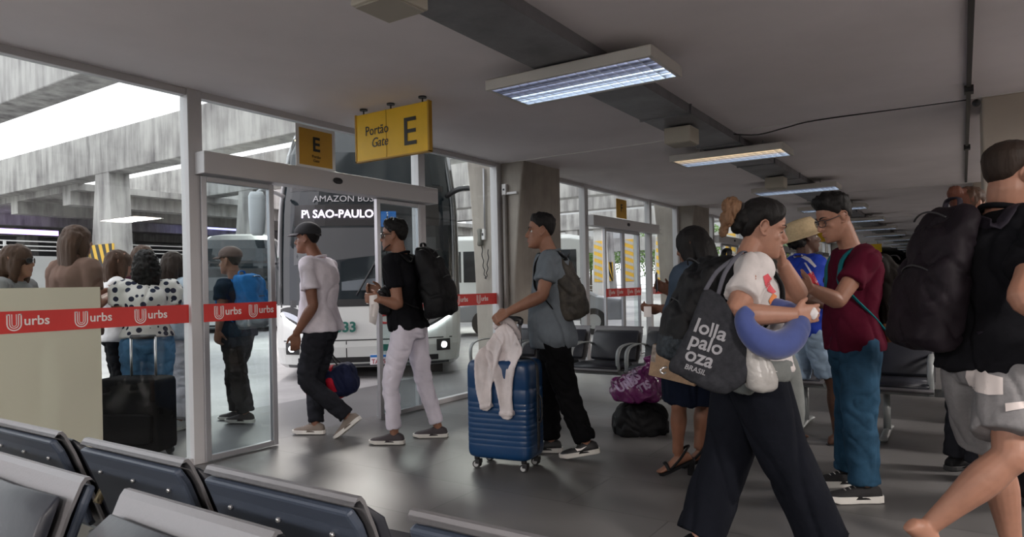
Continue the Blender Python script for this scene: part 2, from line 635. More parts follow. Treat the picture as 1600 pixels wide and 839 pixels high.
def bay(k):
    o = PITCH * k
    pa, pb, pj = 2.805 + o, 5.28 + o, 6.68 + o
    # left fixed glass
    w = new_window()
    ya = -6.9 if k == 0 else 7.52 - PITCH + o
    b = MB()
    b.bx(FX - .035, FX + .035, ya, pa, CH - .05, CH); b.bx(FX - .035, FX + .035, ya, pa, 0, .05)
    b.bx(FX - .05, FX + .05, pa, pa + .11, 0, CH)
    if k == 0:
        b.bx(FX - .03, FX + .03, .2, .26, .05, CH - .05)
    b.build('window_frame', m_alu, w, bevel=.004)
    slab_pane(w, ya, pa, .05, CH - .05)
    if k == 0:
        fr = MB(); fr.bx(FX + .0045, FX + .0065, .3, 2.21, .05, 1.285); fr.build('frosted_film', m_frost, w)
        band(w, -1, pa, FX + .012, [y for y in (.94, 1.31, 1.68, 2.045, 2.415)])
    else:
        band(w, ya, pa, FX + .012, [ya + .2 + .36 * q for q in range(3)] if k == 1 else [])
    # right fixed glass
    w = new_window()
    b = MB()
    b.bx(FX - .05, FX + .05, pb, pb + .10, 0, CH)
    b.bx(FX - .035, FX + .035, pb, pj, CH - .05, CH); b.bx(FX - .035, FX + .035, pb + .1, pj, 0, .05)
    b.bx(FX - .05, FX + .05, pj, pj + .09, 0, CH)
    b.build('window_frame', m_alu, w, bevel=.004)
    slab_pane(w, pb + .1, pj, .05, CH - .05)
    band(w, pb + .1, pj, FX + .012, [pb + .2, 5.88 + o, 6.27 + o] if k < 2 else [])
    # automatic door: operator box, transom glass, sidelights, leaves
    d = thing('door_%d' % (k + 1), None, None, (FX, 4.1 + o, 0)); d['kind'] = 'structure'
    b = MB()
    b.bx(FX + .02, FX + .17, pa + .045, pb + .16, 2.085, 2.245)
    hd = b.build('door_operator', m_alu, d, bevel=.006)
    b = MB(); b.ball((FX + .175, 4.09 + o, 2.17), (.012, .055, .028), n=8); b.build('motion_sensor', m_black, hd, smooth=True)
    b = MB(); b.bx(FX - .035, FX + .035, pa + .12, pb, CH - .05, CH); b.bx(FX - .03, FX + .02, pa + .12, pb, 2.10, 2.14)
    b.build('transom_frame', m_alu, d)
    slab_pane(d, pa + .12, pb, 2.14, CH - .05, name='transom_pane')
    slab_pane(d, pa + .12, 3.50 + o, .02, 2.10, FX - .03, 'sidelight_pane')
    slab_pane(d, 4.72 + o, pb, .02, 2.10, FX - .03, 'sidelight_pane')
    b = MB(); b.bx(FX - .05, FX - .01, pa + .12, 3.50 + o, 0, .02); b.bx(FX - .05, FX - .01, 4.72 + o, pb, 0, .02); b.build('bottom_track', m_alu2, d)
    mk = k < 2
    if k == 0:
        door_leaf(d, 2.885, 3.51, FX + .05, [2.96, 3.25])
        door_leaf(d, 4.66, 5.285, FX + .05, [4.75, 5.05])
    else:
        door_leaf(d, 3.42 + o, 4.10 + o, FX + .05, [3.5 + o, 3.8 + o] if mk else [])
        door_leaf(d, 4.11 + o, 4.78 + o, FX + .05, [4.2 + o, 4.5 + o] if mk else [])


for k in range(0, 6): bay(k)
b = MB(); b.bx(FX - .2, FX, 72 - 34, 72, 0, CH); struct(b, 'wall_left', m_wall)

# notices with the gate letter stuck on the transom glass
m_amber = mat('amber_print', (.55, .30, .03), .5, var=(3, .08))
nt_ = thing('gate_notice', 'white bordered amber paper notice with letter E on the transom glass', 'notice', (FX + .01, 4.0, 2.45))
b = MB(); b.bx(FX + .005, FX + .008, 3.785, 4.215, 2.275, 2.64); b.build('paper', m_white, nt_)
b = MB(); b.bx(FX + .008, FX + .010, 3.82, 4.18, 2.30, 2.61); b.build('colour_field', m_amber, nt_)
text('lettering', 'E', .17, (FX + .0115, 4.0, 2.43), Y, Z, X, m_ink, nt_, align='CENTER', bold=.004)
text('lettering', 'Portão', .035, (FX + .0115, 4.0, 2.37), Y, Z, X, m_ink, nt_, align='CENTER')
text('lettering', 'Gate', .035, (FX + .0115, 4.0, 2.335), Y, Z, X, m_ink, nt_, align='CENTER')
nt2 = thing('gate_notice', 'small amber notice above the closed automatic doors of the next gate', 'notice', (FX + .01, 10.3, 2.45))
b = MB(); b.bx(FX + .005, FX + .009, 10.12, 10.52, 2.29, 2.60); b.build('paper', m_amber, nt2)
text('lettering', 'F', .17, (FX + .0105, 10.32, 2.40), Y, Z, X, m_ink, nt2, align='CENTER', bold=.003)

# ------------------------------------------------------------------ hanging gate sign
sg = thing('gate_sign', 'yellow hanging sign reading Portão Gate E beside the glass front', 'sign', (-3.75, 4.0, 2.28))
b = MB(); b.bx(-4.14, -3.36, 3.985, 4.015, 2.275, 2.655); b.build('sign_panel', m_yellow, sg, bevel=.003)
b = MB()
b.bx(-4.145, -4.13, 3.98, 4.02, 2.27, 2.66); b.bx(-3.37, -3.355, 3.98, 4.02, 2.27, 2.66); b.bx(-4.145, -3.355, 3.98, 4.02, 2.268, 2.279)
b.bx(-3.80, -3.797, 3.982, 4.018, 2.28, 2.655)
b.build('sign_edge', mat('sign_edge_ochre', (.50, .27, .01), .5), sg)
text('lettering', 'Portão', .108, (-4.03, 3.982, 2.475), X, Z, -Y, m_ink, sg, sx=.86)
text('lettering', 'Gate', .108, (-3.965, 3.982, 2.375), X, Z, -Y, m_ink, sg, sx=.86, shear=.25)
text('lettering', 'E', .31, (-3.63, 3.982, 2.345), X, Z, -Y, m_ink, sg, bold=.001)
for x in (-4.06, -3.76, -3.43):
    b = MB(); b.cyl((x, 4, 2.655), (x, 4, CH - .004), .006); b.cyl((x, 4, CH - .012), (x, 4, CH), .032, n=20)
    b.build('hanger', m_black, sg, smooth=False)
for i, yy in enumerate((20.5, 31.6)):
    b = MB(); b.bx(-3.45, -2.75, yy, yy + .03, 2.25, 2.6)
    o = thing('gate_sign', ['yellow hanging sign seen far down the hall', 'tiny yellow hanging sign at the far end of the hall'][i], 'sign', (-3.1, yy, 2.25))
    b.build('sign_panel', m_yellow, o)
    for xh in (-3.3, -2.9):
        b = MB(); b.cyl((xh, yy + .015, 2.6), (xh, yy + .015, CH), .008); b.build('hanger', m_black, o)

# ------------------------------------------------------------------ duct, speakers, conduit
b = MB()
yy = -2.0
while yy < 66:
    b.bx(-2.27, -1.85, yy, yy + 1.49, 2.625, CH - .001)
    b.bx(-2.285, -1.835, yy + 1.49, yy + 1.51, 2.615, CH - .001)
    yy += 1.5
tag(b.build('cable_duct', m_duct), 'long flat grey galvanised duct running along the ceiling', 'duct')
m_box = mat('cream_speaker_box', (.55, .51, .43), .6, bump=(60, .1))
m_grille = mat('speaker_grille', (.45, .42, .36), .8, bump=(300, .5, .004))
sp0 = thing('ceiling_speaker', None, 'speaker', (-2.08, 2.22, 2.46), 'small cream speakers under the duct')
b = MB(); b.bx(-2.20, -1.96, 2.10, 2.34, 2.47, 2.61); b.build('speaker_box', m_box, sp0, bevel=.008)
b = MB(); b.bx(-2.185, -1.975, 2.115, 2.325, 2.463, 2.471); b.build('grille', m_grille, sp0)
b = MB(); b.bx(-2.10, -2.06, 2.2, 2.24, 2.60, 2.63); b.build('bracket', m_black, sp0)
labs = ['cream speaker box under the duct at the top edge of the photo', 'cream speaker box hanging right of the nearest ceiling light',
        'cream speaker box just beyond the second ceiling light', 'cream speaker box beyond the third ceiling light']
for i, yy in enumerate((2.22, 5.95, 9.65, 13.2)):
    o = sp0 if i == 0 else copy_tree(sp0)
    o.location = (-2.08, yy, 2.46); o['label'] = labs[i]
cd = thing('ceiling_conduit', 'dark cable conduit running along the ceiling beside the cream column', 'conduit', (.06, 3, CH))
b = MB(); b.bx(.045, .075, -1, 12.5, CH - .04, CH - .001); b.build('conduit', m_black, cd)
for yy in (2.6, 6.2, 9.0):
    b = MB(); b.bx(.03, .09, yy, yy + .1, CH - .07, CH - .02); b.build('junction_box', m_black, cd)
b = MB(); b.ball((.11, 6.5, CH - .1), .03, n=8); b.build('camera_dome', m_black, cd, smooth=True)
b = MB()
b.tube([(-1.83, 6.72, 2.66), (-1.6, 6.70, 2.62), (-1.35, 6.72, 2.655), (-1.1, 6.75, 2.69), (-.4, 6.76, 2.692), (.05, 6.76, 2.69)], .006, n=6)
tag(b.build('loose_cable', m_black, smooth=True), 'thin loose black cable sagging from the duct to the conduit', 'cable')

# ------------------------------------------------------------------ louvre ceiling lights
m_lbody = mat('light_housing', (.62, .60, .56), .5)
m_louv = mat('louvre_aluminium', (.75, .77, .8), .18, 1.0)
m_tube_c = mat('tube_cool', (.9, .9, 1), .5, emit=(.72, .84, 1.0, 1.6))
m_tube_o = mat('tube_dim', (.75, .74, .76), .4, emit=(.55, .58, .8, .45))
m_tube_w = mat('tube_warm', (1, .85, .6), .5, emit=(1.0, .72, .42, 1.5))
x0, x1, ylo, yhi = -2.64, -1.47, 3.72, 4.24
zb, zt = 2.545, 2.615


def make_light(lit):
    t = thing('ceiling_light', None, 'ceiling light', (-2.05, 3.98, 2.545), 'louvred fluorescent ceiling lights')
    b = MB(); w = .028
    b.bx(x0, x1, ylo, ylo + w, zb, zt); b.bx(x0, x1, yhi - w, yhi, zb, zt)
    b.bx(x0, x0 + w, ylo + w, yhi - w, zb, zt); b.bx(x1 - w, x1, ylo + w, yhi - w, zb, zt)
    b.bx(x0, x1, ylo, yhi, zt - .008, zt)
    b.build('light_housing', m_lbody, t, bevel=.003)
    b = MB()
    n = 16; hy = (yhi - ylo - 2 * w) / 4
    for i in range(n + 1):
        x = x0 + w + (x1 - x0 - 2 * w) * i / n
        b.bx(x - .002, x + .002, ylo + w, yhi - w, zb + .003, zb + .040)
    for j in range(5):
        y = ylo + w + hy * j
        for a in (-.005, .005):
            b.bx(x0 + w, x1 - w, y + a - .002, y + a + .002, zb + .003, zb + .042)
    b.build('louvre', m_louv, t)
    b = MB(); b.bx(x0 + w, x1 - w, ylo + w, yhi - w, zt - .012, zt - .009); b.build('reflector', mat('white_reflector', (.8, .8, .82), .25, .6), t)
    for j in range(4):
        y = ylo + w + hy * (j + .5)
        b = MB(); b.cyl((x0 + .04, y, zb + .053), (x1 - .04, y, zb + .053), .008, n=10)
        b.build('tube', [m_tube_o, m_tube_c, m_tube_w][lit[j]], t, smooth=True)
    for x in (x0 + .25, x1 - .25):
        b = MB(); b.cyl((x, (ylo + yhi) / 2, zt), (x, (ylo + yhi) / 2, CH), .006, n=8); b.build('hanger', m_alu2, t)
    return t


L1 = make_light((0, 0, 1, 1)); L2 = make_light((2, 2, 0, 1)); L3 = make_light((0, 0, 1, 1))
LL = ['nearest louvred ceiling light glowing cool white', 'second louvred ceiling light with warm and cool tubes',
      'third louvred ceiling light, above the walking woman']
for i in range(16):
    o = L1 if i == 0 else (L2 if i == 1 else (L3 if i == 2 else copy_tree(L3)))
    o.location = (-2.05, 3.98 + 3.43 * i, 2.545)
    o['label'] = LL[i] if i < 3 else '%s louvred ceiling light counted down the hall from the nearest one' % ['fourth', 'fifth', 'sixth', 'seventh', 'eighth', 'ninth', 'tenth', 'eleventh', 'twelfth', 'thirteenth', 'fourteenth', 'fifteenth', 'sixteenth'][i - 3]


# bare area light, used for added fill in the hall
def area(name, loc, size, rot, power, col):
    L = bpy.data.lights.new(name, 'AREA'); L.shape = 'RECTANGLE'; L.size = size[0]; L.size_y = size[1]
    L.energy = power; L.color = col
    o = bpy.data.objects.new(name, L); COL.objects.link(o); o.location = loc; o.rotation_euler = rot
    return o


# added fill without fixtures, on the other side of the hall and behind the viewer
for i, (x, y) in enumerate(((3.2, 1.5), (3.2, 6.5), (3.2, 12), (3.2, 19), (-1.5, -3.2), (1.8, -3))):
    area('fill_light', (x, y, 2.55), (1.2, .5), (0, 0, 0), 145, (1.0, .93, .88))

# ------------------------------------------------------------------ intercom, sockets and pipes on the first column
ic = thing('wall_telephone', 'grey wall telephone with curled cord on the column behind the glass', 'telephone', (-4.9, 6.76, 1.2))
c = W(751, 371, 8.33); c.y = 6.735
b = MB(); b.ellrings([(c + Z * z, r, r2) for z, r, r2 in ((-.105, .028, .015), (-.09, .038, .028), (-.03, .03, .022), (.03, .03, .022), (.09, .038, .028), (.105, .028, .015))], X, Y, n=14, p=3)
b.build('handset', mat('old_grey_plastic', (.13, .13, .11), .5), ic, smooth=True)
b = MB(); pts = []
for i in range(26):
    t = i / 25
    pts.append(c + V((.02 + .1 * t + .01 * math.sin(i * 2), -.0, -.11 - .42 * math.sin(PI * t * .93) + (.05 * t))))
b.tube(pts, .006, n=6, k=2); b.build('cord', m_black, ic, smooth=True)
c2 = W(764, 367, 8.4); c2.y = 6.745
b = MB(); b.box(c2, (.055, .04, .13)); o = tag(b.build('light_switch', m_white, bevel=.004), 'small white switch box beside the wall telephone', 'switch')
b = MB(); b.box(c2 + V((0, -.021, .0)), (.02, .006, .03)); b.build('rocker', m_black, o)
b = MB(); b.cyl(c2 + V((0.02, .0, .06)), V((c2.x + .02, 6.745, CH - .04)), .012); tag(b.build('conduit_pipe', m_alu2, smooth=True), 'thin metal conduit rising from the switch behind the glass', 'pipe')
c3 = W(786, 296, 8.1); c3.y = 6.745
b = MB(); b.box(c3, (.06, .04, .13)); o = tag(b.build('socket_box', m_white, bevel=.004), 'white junction box on the concrete column near the ceiling', 'socket')
b = MB(); b.box(c3 + V((0, -.021, 0)), (.022, .006, .022)); b.build('socket_hole', m_black, o)
b = MB(); b.cyl(V((c3.x, 6.74, .02)), c3 - Z * .06, .028); tag(b.build('conduit_pipe', mat('pipe_taupe', (.2, .18, .165), .5), smooth=True), 'thick taupe conduit running down the column to the floor', 'pipe')
b = MB(); b.bx(c3.x + .03, -4.36, 6.735, 6.765, c3.z - .06, c3.z - .035); tag(b.build('cable_channel', m_white), 'white horizontal cable channel on the concrete column', 'cable channel')

# ------------------------------------------------------------------ outdoors: elevated concrete frames
for k in range(0, 6):
    y0 = 6.77 + PITCH * k; y1 = y0 + .8
    b = MB(); b.bx(-75, FX + .02 - 1.5, y0, y1, 5.7, 7.25)
    if k == 0:
        b.bx(-13.0, -12.2, y0 - 6.0, y0, 5.9, 7.25) if False else None
    struct(b, 'concrete_beam', m_conc, bevel=.03)
for k in range(1, 9):
    y0 = 6.77 + PITCH * k
    for xc in ((-26.9, -50.0) if k < 8 else (-26.9,)):
        b = MB(); rg = []
        for z, w0, w1 in ((-.05, -1.05, .95), (3.2, -.8, .7), (5.75, -.45, .55)):
            rg.append([V((xc + w0, y0 + .02, z)), V((xc + w1, y0 + .02, z)), V((xc + w1, y0 + .78, z)), V((xc + w0, y0 + .78, z))])
        b.loft(rg)
        struct(b, 'concrete_pier', m_conc, bevel=.02, fixn=True)
        if xc > -30:
            # hazard stripes painted on the pier
            b = MB(); b2 = MB(); b2.bx(xc - .98, xc + .86, y0 - .012, y0 + .02, 1.35, 3.05)
            hz = b2.build('hazard_panel', mat('hazard_yellow', (.75, .45, .05), .6)); hz['kind'] = 'structure'
            for j in range(-1, 5):
                xx = xc - 1.0 + .5 * j
                poly = [(xx, 3.05), (xx + .24, 3.05), (xx + .95, 1.35), (xx + .71, 1.35)]
                poly = [(min(max(px_, xc - .98), xc + .86), pz) for px_, pz in poly]
                if max(p_[0] for p_ in poly) - min(p_[0] for p_ in poly) > .05:
                    b.prism(poly, (0, y0 - .014, 0), X, Z, -Y, .004)
            OFF[hz.name] = V((0, 0, 0))
            b.build('black_stripe', m_ink, hz, fixn=True)
# white striped piers at the far side of the yard and the pale terminal wing behind them
for xc in (-29.8, -27.2, -24.6, -21.9, -19.3, -16.7, -14.0):
    b = MB(); b.loft([[V((xc - w_, 50, z)), V((xc + w_, 50, z)), V((xc + w_, 50.8, z)), V((xc - w_, 50.8, z))] for z, w_ in ((-.05, .62), (4.5, .42), (5.8, .40))])
    struct(b, 'concrete_pier', mat('white_pier', (.6, .59, .57), .85, var=(.8, .1)), fixn=True)
    b2 = MB(); b2.bx(xc - .36, xc + .36, 49.96, 50.0, 1.3, 4.6); hz = b2.build('hazard_panel', mat('hazard_yellow', (.75, .45, .05), .6)); hz['kind'] = 'structure'
    b = MB()
    for j in range(6): b.prism([(xc - .36, 1.6 + .55 * j), (xc - .36, 1.85 + .55 * j), (xc + .36, 1.6 + .55 * j), (xc + .36, 1.35 + .55 * j)], (0, 49.955, 0), X, Z, -Y, .004)
    b.build('black_stripe', mat('stripe_faded', (.5, .48, .42), .8), hz, fixn=True)
b = MB(); b.bx(-60, -6, 79, 80, 3.6, 14); struct(b, 'far_wing', mat('pale_wing', (.42, .42, .42), .85, var=(.2, .2)))
b = MB(); b.bx(-34, -8, 49.6, 51.4, 5.6, 6.9); struct(b, 'concrete_beam', m_conc)
# longitudinal roofs between the frames, further out
b = MB(); b.bx(-75, -30, 13.5, 60, 5.45, 5.72)
struct(b, 'canopy_roof', m_conc)
b = MB(); b.bx(-40, -7, 62.2, 62.9, 4.3, 5.6); b.bx(-40, -7, 62.0, 63.4, 6.6, 7.4); struct(b, 'concrete_beam', m_conc)
b = MB()
for xx in (-31, -36, -42, -50): b.bx(xx - .35, xx + .35, 13.5, 60, 4.9, 5.45)
struct(b, 'canopy_rib', m_conc)
# raised roadway with railing
b = MB(); b.bx(-33.2, -32.8, -20, 40, -.1, 2.85); struct(b, 'roadway_wall', mat('pale_concrete', (.5, .5, .49), .85, var=(.5, .1), bump=(10, .2)))
b = MB(); b.bx(-75, -33.2, -20, 40, 2.4, 2.6); struct(b, 'roadway_deck', m_conc)
rl = thing('roadway_railing', 'white metal railing along the raised roadway across the yard', 'railing', (-33, 10, 2.85))
b = MB()
for z in (3.1, 3.28, 3.48): b.bx(-33.03, -32.97, -20, 40, z - .025, z + .025)
b.build('rail', m_white, rl)
b = MB()
yy = -20
while yy <= 40: b.bx(-33.05, -32.95, yy - .04, yy + .04, 2.85, 3.5); yy += 2.0
b.build('railing_post', m_white, rl)
b = MB()
for z in (.55, .95): b.bx(-34, -8, 61.97, 62.03, z - .03, z + .03)
xx = -34
while xx < -8: b.bx(xx - .04, xx + .04, 61.95, 62.05, 0, 1.0); xx += 2
tag(b.build('barrier_railing', m_white), 'low white railing at the far end of the bus yard', 'railing')
# lit shop fronts under the far canopy
for i, (y, z, w_, h_, c_, lb) in enumerate(((14.0, 4.3, 3.0, .25, (.6, .35, 1.0, 1.6), 'violet strip light under the far canopy'),
                                   (24, 5.15, 5.0, .29, (.45, .4, 1.0, 1.6), 'long blue violet strip light under the far canopy'),
                                   (7.6, 4.2, 1.6, .5, (.15, .8, .3, .8), 'green lit sign under the far canopy'))):
    b = MB(); b.bx(-40.1, -40, y, y + w_, z, z + h_)
    tag(b.build('lit_sign', mat('lit_%d' % i, (.5, .5, .5), .5, emit=c_)), lb, 'light')
b = MB(); b.bx(-60, -59.5, -20, 80, 0, 5.4); struct(b, 'far_wall', mat('far_wall_dark', (.14, .14, .16), .9, var=(.3, .4)))

# trees at the far end of the yard
m_leaf = mat('leaf_green', (.10, .22, .04), .7, var=(1.5, .5, (.22, .38, .08)))
m_trunk = mat('bark', (.09, .07, .05), .9)


def tree(x, y, h, r, label, n=2600):
    t = thing('leafy_tree', label, 'tree', (x, y, 0), 'trees beyond the bus yard')
    b = MB(); b.tube([(x, y, 0), (x + .1, y, h * .4), (x - .1, y, h * .75)], [.2, .15, .06], n=8)
    for a in range(5):
        q = a * 1.26; b.tube([(x, y, h * .4), (x + math.cos(q) * r * .6, y + math.sin(q) * r * .6, h * .7)], [.08, .03], n=6, k=1)
    b.build('trunk', m_trunk, t, smooth=True)
    b = MB(); rnd = random.Random(int(x * 7 + y))
    blobs = [(V((x + rnd.uniform(-.6, .6) * r, y + rnd.uniform(-.6, .6) * r, h * rnd.uniform(.5, .9))), r * rnd.uniform(.4, .65)) for _ in range(9)]
    for _ in range(n):
        c, br = rnd.choice(blobs)
        d = V((rnd.gauss(0, 1), rnd.gauss(0, 1), rnd.gauss(0, 1))).normalized()
        p = c + d * br * rnd.uniform(.7, 1.05)
        u = V((rnd.gauss(0, 1), rnd.gauss(0, 1), rnd.gauss(0, 1))).normalized() * .16; w = u.orthogonal().normalized() * .09
        b.add([p - u, p + w, p + u, p - w], [[0, 1, 2, 3]])
    b.build('foliage', m_leaf, t)


for i, (x, y, h, r) in enumerate(((-22.5, 70, 6.5, 3.0), (-29, 74, 7, 3.4), (-14, 72, 6, 3), (-36, 71, 7, 3.5))):
    tree(x, y, h, r, ['bushy green tree beyond the low white railing', 'tall green tree left of the bushy one at the yard end', 'green tree at the yard end nearest the hall', 'green tree furthest left at the yard end'][i])

# ------------------------------------------------------------------ tandem seating


def bench(name, label, x_lefts, y, face, w=.54, group=None, arms=True, zt=.80, arm_m=None, al=1.0):
    """row of seats along X; face = +1 looks to +Y, -1 looks to -Y"""
    xs = list(x_lefts)
    t = thing(name, label, 'bench', ((xs[0] + xs[-1] + w) / 2, y, 0), group)
    f = face

    def P(x, yy, z): return V((x, y + f * (yy + .17), z * zt / .80 if z > .45 else z))
    prof = [(.0, .425), (-.03, .47), (-.075, .60), (-.12, .72), (-.15, .785), (-.160, .797), (-.172, .796), (-.178, .788)]
    am = arm_m or m_beam
    for xl in xs:
        xr = xl + w
        # shell: back, top flange and seat pan in one bent sheet
        front = [(.44, .395), (.47, .41), (.45, .425), (.2, .412), (.06, .41)] + prof
        b = MB(); rings = []
        for yy, z in front:
            rings.append([P(xl + .0, yy, z), P(xr, yy, z), P(xr, yy - .006, z - .008), P(xl, yy - .006, z - .008)])
        b.loft(rings); b.build('seat_shell', m_shell, t, smooth=False, fixn=True)
        # dark back panel with rivets
        b = MB(); rings = []
        for yy, z, inx in ((-.045, .46, .03), (-.062, .48, .01), (-.105, .62, .004), (-.15, .735, .004), (-.172, .775, .012)):
            rings.append([P(xl + inx, yy, z), P(xr - inx, yy, z), P(xr - inx, yy - .022, z - .01), P(xl + inx, yy - .022, z - .01)])
        b.loft(rings)
        bp = b.build('back_panel', m_shellback, t, bevel=.008, fixn=True)
        for q in (.16, .5, .84):
            for yy, z in ((-.152, .70), (-.098, .53)):
                b = MB(); b.ball(P(xl + w * q, yy - .014, z), (.007, .007, .007), n=6)
                b.build('rivet', m_steel, bp, smooth=True)
        # pads
        b = MB(); rings = []
        for yy, z, inx, th in ((.0, .46, .035, .008), (-.012, .475, .02, .028), (-.05, .58, .018, .034), (-.10, .715, .018, .03), (-.120, .752, .03, .006)):
            rings.append([P(xl + inx, yy, z), P((xl + xr) / 2, yy + .008, z), P(xr - inx, yy, z), P(xr - inx, yy + th, z + .008), P((xl + xr) / 2, yy + th + .012, z + .008), P(xl + inx, yy + th, z + .008)])
        b.loft(rings); b.build('back_pad', m_pad, t, bevel=.012, smooth=True, fixn=True)
        b = MB(); rings = []
        for yy, th in ((.435, .01), (.42, .035), (.25, .042), (.08, .035), (.06, .008)):
            rings.append([P(xl + .03, yy, .424), P(xr - .03, yy, .424), P(xr - .03, yy, .424 + th), P((xl + xr) / 2, yy, .43 + th), P(xl + .03, yy, .424 + th)])
        b.loft(rings); b.build('seat_pad', m_pad, t, smooth=True, fixn=True)
    # beam, legs
    b = MB(); b.bx(xs[0] - .05, xs[-1] + w + .05, y + f * .30 - .03, y + f * .30 + .03, .33, .385); b.build('beam', m_beam, t, bevel=.006)
    for xx in (xs[0] + .2, xs[-1] + w - .2):
        b = MB(); b.tube([P(xx, .10, .33), P(xx, .10, .03)], [(.025, .03)] * 2, n=10, k=1)
        b.tube([P(xx, -.16, .02), P(xx, .1, .035), P(xx, .42, .02)], [(.03, .015), (.03, .02), (.03, .015)], n=10, k=3, ref=X)
        b.build('leg', m_beam, t, smooth=True)
    if arms:
        gaps = [xs[0] - .04] + [x_ - .035 for x_ in xs[1:]] + [xs[-1] + w + .04]
        for i, gx in enumerate(gaps):
            for s_ in ((-.045, .045) if 0 < i < len(gaps) - 1 else (0,)):
                b = MB()
                b.tube([P(gx + s_, .40 * al, .37), P(gx + s_, .42 * al, .50), P(gx + s_, .40 * al, .59), P(gx + s_, .31 * al, .635), P(gx + s_, .1 * al, .645), P(gx + s_, -.06, .62), P(gx + s_, -.10, .56)],
                       [(.022, .007)] * 7, n=8, k=4, ref=X, p=3)
                b.build('armrest', am, t, smooth=True)
    return t


m_brass = mat('armrest_bronze', (.30, .24, .14), .35, .8)
bench('waiting_bench', 'dark backed metal bench with rivets, seen from behind, second row from the viewer', [-3.02, -2.30, -1.645, -.945], 1.04, 1, w=.55, arm_m=m_brass, al=.42)
bench('waiting_bench', 'nearest metal bench with black vinyl pads at the bottom left corner', [-2.98, -2.345, -1.62], .825, -1, w=.54, arm_m=m_brass, al=.42)
bench('waiting_bench', 'grey metal bench with black pads before the far automatic doors', [-4.42, -3.83, -3.24, -2.65, -2.06, -1.47], 6.5, -1, w=.53)
bench('waiting_bench', 'black padded bench behind the man in the maroon shirt', [-.72, -.13, .46, 1.05], 6.4, -1, w=.53)
# ------------------------------------------------------------------ buses (built at the origin, front towards -Y, then placed)
m_bglass = mat('bus_glass', (.010, .016, .020), .05, 0, spec=.5)
m_bwhite = mat('bus_white_paint', (.62, .64, .62), .25, coat=.5, bump=(3, .02))
m_bblack = mat('bus_black_trim', (.012, .012, .013), .35)
m_bgrey = mat('bus_grey_pillar', (.07, .075, .08), .25, coat=.3)
m_led = mat('led_white', (1, 1, 1), .5, emit=(.92, .95, 1.0, 4))
m_ledtxt = mat('led_text', (.9, .8, 1), .5, emit=(.90, .78, 1.0, 1.5))
m_chrome = mat('lamp_reflector', (.35, .37, .4), .15, .8)
m_green = mat('fleet_green', (.01, .12, .09), .5)
m_blue = mat('access_blue', (.02, .16, .50), .5)
m_tyre = mat('tyre', (.02, .02, .02), .8)
BUSH = 3.85


def bus_ring(z, hw, yf, rnd, n=9):
    """plan outline of the body: left side, rounded front, right side"""
    pts = [(-hw, 12.0), (-hw, 6.0), (-hw, 2.5)]
    for i in range(n):
        a = PI + (PI / 2) * i / (n - 1)
        pts.append((-hw + rnd[0] + rnd[0] * math.cos(a), yf + rnd[1] + rnd[1] * math.sin(a)))
    for i in range(n):
        a = -PI / 2 + (PI / 2) * i / (n - 1)
        pts.append((hw - rnd[0] + rnd[0] * math.cos(a), yf + rnd[1] + rnd[1] * math.sin(a)))
    pts += [(hw, 2.5), (hw, 6.0), (hw, 12.0)]
    return [V((x, y, z)) for x, y in pts]


BR = [(.16, 1.20, .10), (.22, 1.26, .02), (.45, 1.285, -.02), (.75, 1.285, .0), (1.03, 1.285, .03),   # lower body
      (1.10, 1.285, .04), (1.7, 1.285, .10), (2.30, 1.28, .20), (2.50, 1.27, .24),
      (2.72, 1.25, .30), (3.2, 1.20, .48), (3.55, 1.13, .72), (3.74, 1.0, 1.05), (BUSH, .75, 1.6)]


def surf_y(z, x):
    """front surface depth at height z, lateral x"""
    for i in range(len(BR) - 1):
        if BR[i][0] <= z <= BR[i + 1][0]:
            t = (z - BR[i][0]) / (BR[i + 1][0] - BR[i][0])
            hw = BR[i][1] * (1 - t) + BR[i + 1][1] * t; yf = BR[i][2] * (1 - t) + BR[i + 1][2] * t
            break
    rx, ry = .75, .42
    ax = abs(x) - (hw - rx)
    return yf if ax <= 0 else yf + ry * (1 - math.sqrt(max(0, 1 - (ax / rx) ** 2)))


